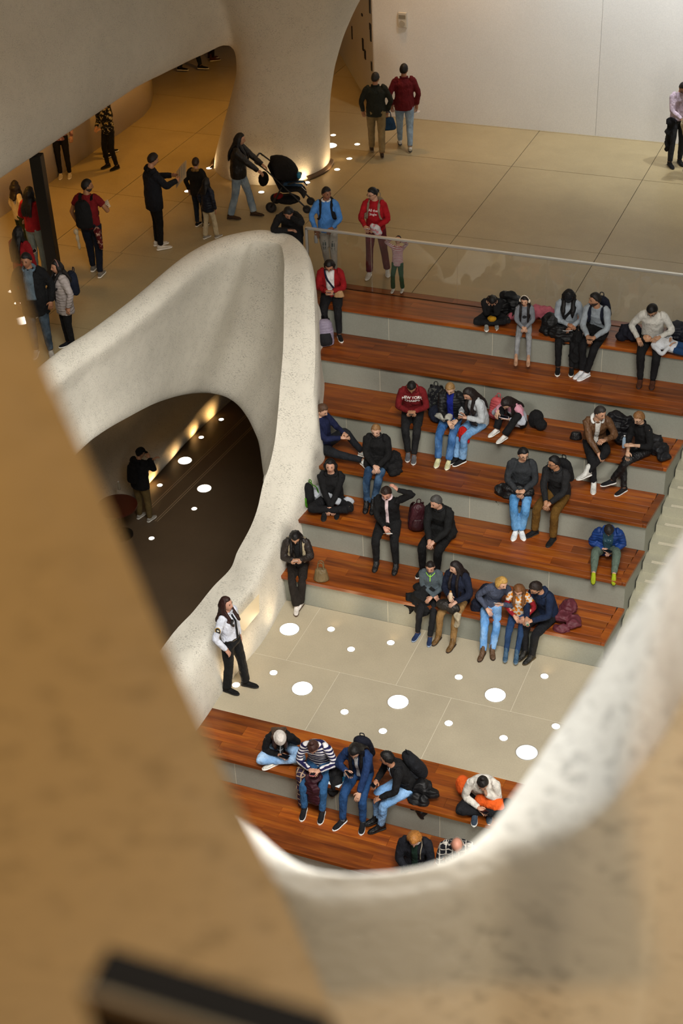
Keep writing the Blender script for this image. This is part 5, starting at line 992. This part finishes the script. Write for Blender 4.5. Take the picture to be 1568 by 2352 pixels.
# ================================================================ visitors on the upper floor
G2 = 'visitors standing on the upper floor'
r = person('man in a dark green fleece walking away', stand(866, 356), 206, 1.72, 1.14, 'walk', 4, hp=4, hy=-30, hair='short', hc='#1e1b19', top='#191c14', tth=1.08, hem=.10, collar='#191c14', bot='#7b6946', wide=.012, shoe='#3a2c20', sole='#6b5f4c', aR=(-.24, .02, -.02), aL=(.26, .12, -.02), fR=(-.08, -.26, .13), fL=(.09, .20, .085), fpR=-38, glasses=True, skn='#a3714f', group=G2)
handbag('blue cloth bag carried by the man in dark green', r.M @ (r.WR+V((0, 0, -.40))), fab('#12324e'), .34, .26, .16, 206, .12)
r = person('man in a dark red fleece walking beside the one in green', stand(930, 342), 204, 1.78, 1.08, 'walk', 4, hp=0, hy=-25, hair='short', hc='#14100e', top='#5c0a12', tth=1.10, hem=.12, collar='#5c0a12', bot='#7c93aa', bk='denim', bot2='#a9bccb', shoe='#dcdcd8', sole='#24242a', aR=(-.25, .02, -.04), fR=(-.09, -.24, .13), fL=(.09, .22, .085), fpR=-38, skn='#a87455', group=G2)
paper(r, 'R', 'folded leaflet in the hand of the man in dark red', .10, .16, '#c9c2bc', (0, 0, -.05))
r = person('man in a pale pink shirt looking down, a coat over his arm', stand(1548, 378), 32, 1.76, 1.04, 'stand', 4, hp=42, hair='short', hc='#0e0c0c', top='#c0aebd', hem=.02, bot='#2a2c31', shoe='#0d0d0f', sole='#0d0d0d', aR=(-.06, .30, .08), aL=(.12, .30, .08), fR=(-.12, .05, .085), fL=(.12, -.03, .085), beard=True, glasses=True, skn='#b58464', group=G2)
bundle('dark_coat', 'black coat hanging over the arm of the man in pink', r.M @ L3((-.16, .05, .86)), [(0, 0, .06, .1, .12, .08), (-.03, -.02, -.14, .07, .1, .2), (-.04, -.02, -.38, .05, .09, .16)], fab('#0e0e12'))
r = person('person in tan trousers and a cream coat cut by the right edge', stand(1582, 408), 60, 1.74, 1.05, 'walk', 4, top='#b1a488', tth=1.12, hem=.14, bot='#79623f', shoe='#4a2f18', fR=(-.09, .12, .085), fL=(.09, -.18, .10), fpL=-25, group=G2)
r = person('man in a sky blue sweater standing at the glass guard', stand(757, 634), 18, 1.68, 1.02, 'stand', 3, hp=8, hy=38, hair='short', hc='#0f0c0b', top='#4a82c6', hem=.06, collar='#e2e4e8', bot='#b4afa6', shoe='#16202a', sole='#1a1a1a', aR=(-.2, .12, .0), aL=(.12, .34, .14), fR=(-.02, -.06, .085), fL=(.10, .10, .085), skn='#8a5a3f', group=G2)
worn_pack(r, 'black backpack worn by the man in sky blue', fab('#0f1116'))
for q in (-1, 1): patch(r, 'knee_print', [r.KR.lerp(r.KL, (q+1)/2)+V((.045*math.cos(a), -.09, .10+.13*math.sin(a))) for a in [z*PI/4 for z in range(8)]], fab('#4f5a5e', 'plaid', '#b9b7b0'), .006, .002, r.bot)
bottle(tuple(r.M @ (r.WR+V((0, -.03, -.22)))), 'small clear bottle held by the man in sky blue', '#b8bcc0', '#e0e0e0', .18)
r = person('woman in a red sweater with printed white script', stand(866, 632), 4, 1.66, 1.02, 'walk', 4, hp=14, hy=-38, hair='lowbun', hc='#0d0a0a', top='#a30f1a', tth=1.06, hem=.06, bot='#5c1420', wide=.014, shoe='#dcd8d0', aR=(-.10, .32, .14), aL=(.10, .26, .12), fR=(-.12, .08, .085), fL=(.16, -.10, .085), footL=20, glasses=True, skn='#c49478', group=G2)
words(r, ['All the', 'Jingle'], plain('#e8dcd8', .8), -.15, .062, .07, .4); phone(r, 'R', 'pale phone of the woman in the red sweater', '#d8ccd0')
worn_pack(r, 'beige backpack worn by the woman in the red sweater', fab('#8a7a66'), .26, .36, .14)
bundle('plush_toy', 'white plush toy with red hearts in the arm of the red sweater woman', r.M @ (r.WL+L3((.0, .07, -.02))), [(0, 0, .02, .09, .07, .08), (.04, 0, -.05, .08, .06, .06), (-.06, 0, .06, .05, .05, .05)], fab('#c9c6c8', 'dots', '#c98a90'), 'toy', disp=.01)
r = person('small child in a striped shirt and green trousers holding the handrail', stand(914, 668), 6, .98, 1.0, 'stand', -8, hp=-42, hair='short', hc='#1a120e', top='#cfc4c6', tk='thin_stripes', top2='#a8394c', hem=.10, bot='#0f4a32', wide=.02, shoe='#dcd8d0', aR=(-.14, .18, .80), aL=(.14, .18, .80), fR=(-.08, .04, .06), fL=(.08, .0, .06), skn='#c9987c', group=G2)
r = person('man in a black coat leaning on the parapet, chin on hand', (-4.98, 5.02, ZU), 14, 1.70, 1.04, 'stand', 46, hp=38, hy=22, hair='messy', hc='#0e0c0b', top='#0d0d0f', tth=1.12, hem=.14, collar='#0d0d0f', bot='#0f0f12', shoe='#0f0f11', aR=(.02, .52, .22), aL=(.06, .42, .42), eR=(-1, .15, -.1), eL=(1, .3, -.3), dL=(-.5, -.1, .8), skn='#9a6c52', group=G2)
# mother with a stroller
r = person('woman with long dark hair in a black jacket pushing a stroller', stand(556, 502), 100, 1.70, 1.04, 'walk', 6, hp=10, hy=8, hair='long', hc='#0d0908', hl=.26, top='#120f0d', tk='leather', tth=1.20, hem=.08, bot='#7d92a6', bk='denim', bot2='#a9b8c2', wide=.02, shoe='#3f2d1f', sole='#2a1d14', aR=(-.15, .44, .10), aL=(.15, .44, .12), fR=(-.10, -.20, .085), fL=(.10, .22, .085), skn='#b08468', group=G2)
def wheel(t, x, y, rr):
    o = link('wheel', mesh(*torus(rr, .025)), plain('#101012', .6), t); o.location = (x, y, rr+.02); h_ = link('hub', disc_mesh(rr*.6, .02), plain('#2a2a2e', .5), o); h_.rotation_euler = (PI/2, 0, 0); h_.location = (0, .01, 0)
def torus(R_, r_, n=16, m=6):
    vs = []; fs = []
    for i in range(n):
        a = 2*PI*i/n
        for j in range(m): b_ = 2*PI*j/m; vs.append(((R_+r_*math.cos(b_)-r_)*math.cos(a), r_*math.sin(b_), (R_+r_*math.cos(b_)-r_)*math.sin(a)))
    for i in range(n):
        for j in range(m): fs.append((i*m+j, ((i+1) % n)*m+j, ((i+1) % n)*m+(j+1) % m, i*m+(j+1) % m))
    return vs, fs
sp = stand(668, 482); STM = Matrix.Translation(sp) @ Matrix.Rotation(math.radians(12), 4, 'Z')
sr = place('stroller', STM, label='black folding stroller with a large canopy', cat='stroller')   # forward is +x
for x, y in [(-.34, -.22), (-.34, .22), (.36, -.2), (.36, .2)]: wheel(sr, x, y, .11 if x < 0 else .085)
def bar(nm, ps, rr, mat, par): bm = bmesh.new(); p2, r2 = smoothpath([V(q) for q in ps], [rr]*len(ps), 3); tube(bm, p2, r2, 8); return finish(nm, bm, mat, par)
KM = plain('#141416', .5)
for y in (-.23, .23):
    bar('frame_bar', [(-.56, y, 1.02), (-.36, y, .86), (.0, y, .50), (.36, y, .14)], .016, KM, sr); bar('rear_leg', [(-.10, y, .55), (-.34, y, .14)], .015, KM, sr)
bar('push_handle', [(-.54, -.23, 1.0), (-.60, -.2, 1.05), (-.60, .2, 1.05), (-.54, .23, 1.0)], .017, KM, sr)
bar('bumper_bar', [(.02, -.24, .62), (.20, -.2, .68), (.20, .2, .68), (.02, .24, .62)], .016, KM, sr)
bm = bmesh.new(); tube(bm, *smoothpath([V((-.36, 0, .95)), V((-.20, 0, .58)), V((-.10, 0, .44)), V((.20, 0, .46)), V((.30, 0, .30))], [(.19, .03), (.20, .04), (.20, .05), (.19, .04), (.17, .02)], 3), 12, V((0, 1, 0))); finish('seat', bm, fab('#0f0f12'), sr, .016, 2)
bm = bmesh.new(); rows = []
for i in range(9):
    a = -.35+i*.27; rows.append([bm.verts.new(V((-.22+.40*math.sin(a)*math.cos(b_)*1.0+.02, .25*math.sin(b_)*1.0, .72+.40*math.cos(a)*math.cos(b_)*.95))) for b_ in [q*PI/12 for q in range(-6, 7)]])
for A_, B_ in zip(rows[:-1], rows[1:]):
    for q in range(12): bm.faces.new((A_[q], A_[q+1], B_[q+1], B_[q])).smooth = True
cn = finish('canopy', bm, fab('#0d0d10'), sr); md = cn.modifiers.new('thickness', 'SOLIDIFY'); md.thickness = .02
bm = bmesh.new(); ball(bm, V((-.05, 0, .22)), (.26, .19, .09)); finish('basket', bm, fab('#0f0f12'), sr, .016, 2, .02)
bm = bmesh.new(); ball(bm, V((-.22, -.05, .30)), (.10, .1, .06)); finish('red_lining', bm, fab('#7a1414'), sr)
bm = bmesh.new(); ball(bm, V((-.50, 0, .62)), (.10, .18, .14)); finish('hanging_bag', bm, fab('#0d0d0f'), sr, .014, 2, .02)
r = person('baby in jeans lying in the black stroller', STM @ V((-.10, 0, .50)), 102, .80, 1.0, 'sit', -40, hp=-20, hair='short', hc='#1a120e', top='#2a2a30', bot='#34506e', bk='denim', shoe='#101014', aR=(-.06, .2, .18), aL=(.06, .22, .2), fR=(-.06, .40, .02), fL=(.07, .44, .06), kR=(0, .2, 1), kL=(0, .2, 1), fpR=45, fpL=45, skn='#c9a088', group=G2)
bottle(tuple(STM @ V((.22, -.1, .70))), 'blue cup on the bumper bar of the stroller', '#2f7fa6', '#8fc4d8', .12, .04)
r = person('boy in a dark parka with a fur hood seen from behind', stand(462, 520), 178, 1.34, 1.02, 'stand', 2, hp=4, hair='short', hc='#2b1c12', top='#15130f', tth=1.15, hem=.12, hood='#8a6a38', bot='#16202c', shoe='#0f0f12', group=G2)
r = person('small girl in a navy puffer and cream trousers seen from behind', stand(484, 549), 160, 1.18, 1.0, 'stand', 2, hp=4, hair='long', hc='#0c0a09', hl=.10, top='#10192a', tk='puffer', tth=1.15, hem=.12, bot='#c2b596', wide=.025, shoe='#9a948a', fR=(-.07, .1, .06), fL=(.09, -.05, .06), group=G2)
r = person('man in a navy jacket reading a large paper map', stand(366, 569), 134, 1.82, 1.06, 'stand', 2, hp=22, hy=12, hair='short', hc='#1c120c', top='#0f121a', tth=1.18, hem=.20, hood='#0c0c0f', bot='#0b0b0e', shoe='#d5cfc4', aR=(-.12, .40, .26), aL=(.16, .40, .26), nR=(.8, 0, -.3), nL=(-.8, 0, -.3), skn='#b58260', group=G2)
paper(r, 'L', 'large unfolded paper map held by the man in the navy jacket', .46, .34, '#cbb898', (-.14, .02, .06))
r = person('man in a red T-shirt with a black backpack on his back', stand(224, 630), 188, 1.78, 1.06, 'walk', 3, hp=6, hy=-62, hair='short', hc='#130e0b', top='#6e0c12', sleeve=.42, hem=.06, bot='#101828', shoe='#7d7a74', aR=(-.22, .26, .20), aL=(.25, .04, -.02), fR=(-.10, -.10, .085), fL=(.12, .12, .085), beard=True, skn='#a0714c', group=G2)
worn_pack(r, 'black backpack worn by the man in the red T-shirt', fab('#0c0c0e'), .32, .50, .2); paper(r, 'R', 'white leaflet in the hand of the man in the red T-shirt', .13, .18, '#d8cbb4')
bundle('plush_rabbit', 'white plush rabbit hanging from the backpack of the man in red', r.M @ V((.20, .20, .82)), [(0, 0, .08, .05, .05, .06), (.01, 0, -.04, .035, .035, .09), (.02, 0, -.18, .03, .03, .09)], fab('#c9b898'), 'toy', disp=.01)
bundle('red_cloth', 'patterned red cloth hanging from the backpack of the man in red', r.M @ V((-.20, .18, .86)), [(0, 0, 0, .06, .06, .14), (.03, 0, -.16, .05, .05, .12)], fab('#5a0f14', 'camo', '#b08a78'))
r = person('child with curly hair in a cream sweater at the far left', stand(58, 578), 150, 1.36, 1.0, 'stand', 2, hp=0, hy=40, hair='curly', hc='#1a100a', hl=.10, top='#cbb994', hem=.10, bot='#2f3818', shoe='#1a1612', group=G2)
r = person('woman in a red sweater and grey jeans behind the steel post', stand(95, 632), 176, 1.66, 1.0, 'stand', 3, hp=4, hair='long', hc='#0b0807', hl=.24, top='#8f0f16', hem=.04, bot='#77807a', bk='denim', shoe='#1c1a18', aL=(.2, .22, .05), aR=(.28, .12, .05), group=G2)
r = person('woman in a red dress with long black hair seen from behind', stand(72, 728), 172, 1.64, 1.04, 'stand', 3, hp=4, hair='long', hc='#090706', hl=.34, top='#8a1018', tth=1.08, hem=.2, coat=.4, bot='#151212', shoe='#1c1a18', aL=(.12, .3, .16), group=G2)
phone(r, 'L', 'pale phone of the woman in the red dress', '#c9b0a8')
r = person('man in an open black jacket over a grey hoodie at the far left', stand(100, 812), 20, 1.80, 1.08, 'stand', 2, hp=8, hy=-12, hair='short', hc='#0b0a0a', top='#0b0c0f', tth=1.20, hem=.24, inner='#566570', innerw=.13, hood='#5f7484', bot='#2b3844', bk='denim', bot2='#5a6a78', shoe='#a8a39a', fR=(-.11, .02, .085), fL=(.14, .06, .085), footL=20, skn='#9a6a4c', group=G2)
r = person('girl in a pale padded coat with a navy backpack', stand(164, 798), -36, 1.56, 1.0, 'stand', 2, hp=4, hair='long', hc='#0f0a09', hl=.34, top='#a39a97', tk='puffer', tth=1.22, hem=.22, inner='#131315', innerw=.08, bot='#0d0d10', shoe='#15151a', skn='#b98668', group=G2)
headband(r, 'band', '#b08078'); worn_pack(r, 'navy backpack worn by the girl in the pale padded coat', fab('#0e1526'), .28, .38, .18, straps=False)
r = person('boy in a jacket with a black and cream pattern', stand(259, 386), -24, 1.52, 1.02, 'stand', 2, hp=30, hair='short', hc='#0d0a09', top='#0f0e0c', tk='camo', top2='#a89a70', hem=.08, tth=1.06, bot='#0b0b0d', shoe='#0c0c0e', sole='#0c0c0c', aR=(-.10, .24, .10), aL=(.08, .24, .10), fR=(-.10, .05, .085), fL=(.12, -.02, .085), group=G2)
r = person('adult in a dark olive coat behind the boy in the patterned jacket', stand(250, 358), 150, 1.72, 1.05, 'walk', 2, top='#1d190f', tth=1.2, hem=.2, bot='#0d0d0f', shoe='#0c0c0e', fR=(-.10, -.12, .085), fL=(.1, .1, .085), group=G2)
r = person('person in black leggings and white sneakers partly hidden by the beam', stand(139, 404)+V((.12, 0, 0)), 24, 1.62, .98, 'stand', 2, hair='long', hc='#120c0a', top='#7d5654', tk='camo', top2='#b8908a', hem=.1, bot='#0b0b0e', shoe='#c9bda8', group=G2)
r = person('person in dark jeans walking off beneath the arch', stand(438, 163), 100, 1.76, 1.05, 'walk', 4, top='#15161a', hem=.1, bot='#131c28', shoe='#0d0d0f', fR=(-.08, -.24, .11), fL=(.08, .24, .085), group=G2)
r = person('person in brown boots far beneath the arch', stand(486, 138), 130, 1.72, 1.0, 'stand', 4, top='#2a1a16', hem=.2, bot='#1a1210', shoe='#4a1f12', sk='boot', group=G2)
r = person('child in a navy coat at the right edge behind the glass', stand(1590, 700), -20, 1.05, 1.0, 'stand', 2, top='#0f1f40', tth=1.15, hem=.14, bot='#7a7f86', shoe='#8a8a8a', group=G2)
# ================================================================ landing guard and the man in the passage
r = person('uniformed guard in a white shirt and black tie on the landing', stand(537, 1582, 0)+V((.03, 0, 0)), 84, 1.70, 1.04, 'stand', -2, hp=-4, hy=0, hair='long', hc='#2a130e', hl=.14, top='#d5dae8', hem=-.075, collar='#d5dae8', bot='#0f1013', wide=.02, shoe='#0b0b0d', sole='#0b0b0b', aR=(-.22, .05, .0), aL=(.19, .03, -.02), fR=(-.10, -.08, .085), fL=(.13, .10, .085), footL=10, skn='#c0907a', group='museum staff')
strip(r, [(0, .08, -.02), (0, .13, -.12), (0, .14, -.28), (.0, .14, -.44)], .05, fab('#0b0c12'), 'tie', .006, taper=lambda t: .55+.5*t)
bm = bmesh.new(); rr_ = []
for q in range(25): a = 2*PI*q/24; rr_.append(r.P+r.up*.085+V((.162*math.cos(a), .122*math.sin(a), 0)))
tube(bm, rr_, [(.022, .010)]*25, 6, V((0, 0, 1)), cap=False); finish('belt', bm, fab('#0c0c0e', 'leather'), r.root)
sh = [r.SR-r.side*.085-r.up*.10+r.side.cross(V((0, 0, 1)))*0+V((0, math.cos(a)*.040, math.sin(a)*.048)) for a in [PI/2+q*PI/4 for q in range(8)]]
patch(r, 'shoulder_patch', sh, plain('#b08a2c', .6), .005); patch(r, 'patch_shield', [r.SR-r.side*.09-r.up*.10+V((0, math.cos(a)*.031, math.sin(a)*.039)) for a in [PI/2+q*PI/4 for q in range(8)]], plain('#12141c', .6), .009)
patch(r, 'patch_seal', [r.SR-r.side*.095-r.up*.10+V((0, math.cos(a)*.015, math.sin(a)*.016)) for a in [q*PI/4 for q in range(8)]], plain('#b9b4a0', .6), .013)
t = place('radio', r.M @ frame(chest(r, -.10, .13, -.08), r.fwd, r.up), label='black radio microphone clipped to the shoulder of the guard', cat='radio')
box('radio_body', -.022, .022, -.045, .045, 0, .03, plain('#0d0d10', .5), t, .004); box('radio_label', -.012, .012, -.02, .01, .03, .032, plain('#b9bcc4', .5), t)
r = person('man in a dark cap and khaki trousers standing in the passage', stand(333, 1194, ZP), 168, 1.72, 1.10, 'stand', 8, hp=18, hy=-30, hair='short+cap:#0b0b0d', hc='#0e0c0b', top='#111216', tth=1.2, hem=.12, hood='#111216', bot='#6b5935', wide=.012, shoe='#b5b0a6', aR=(-.05, .32, .42), aL=(-.12, .34, .40), fR=(-.12, .02, .085), fL=(.14, .0, .085), group='visitors in the passage')
worn_pack(r, 'black backpack worn by the man in the passage', fab('#0a0a0c'), .28, .42, .16)
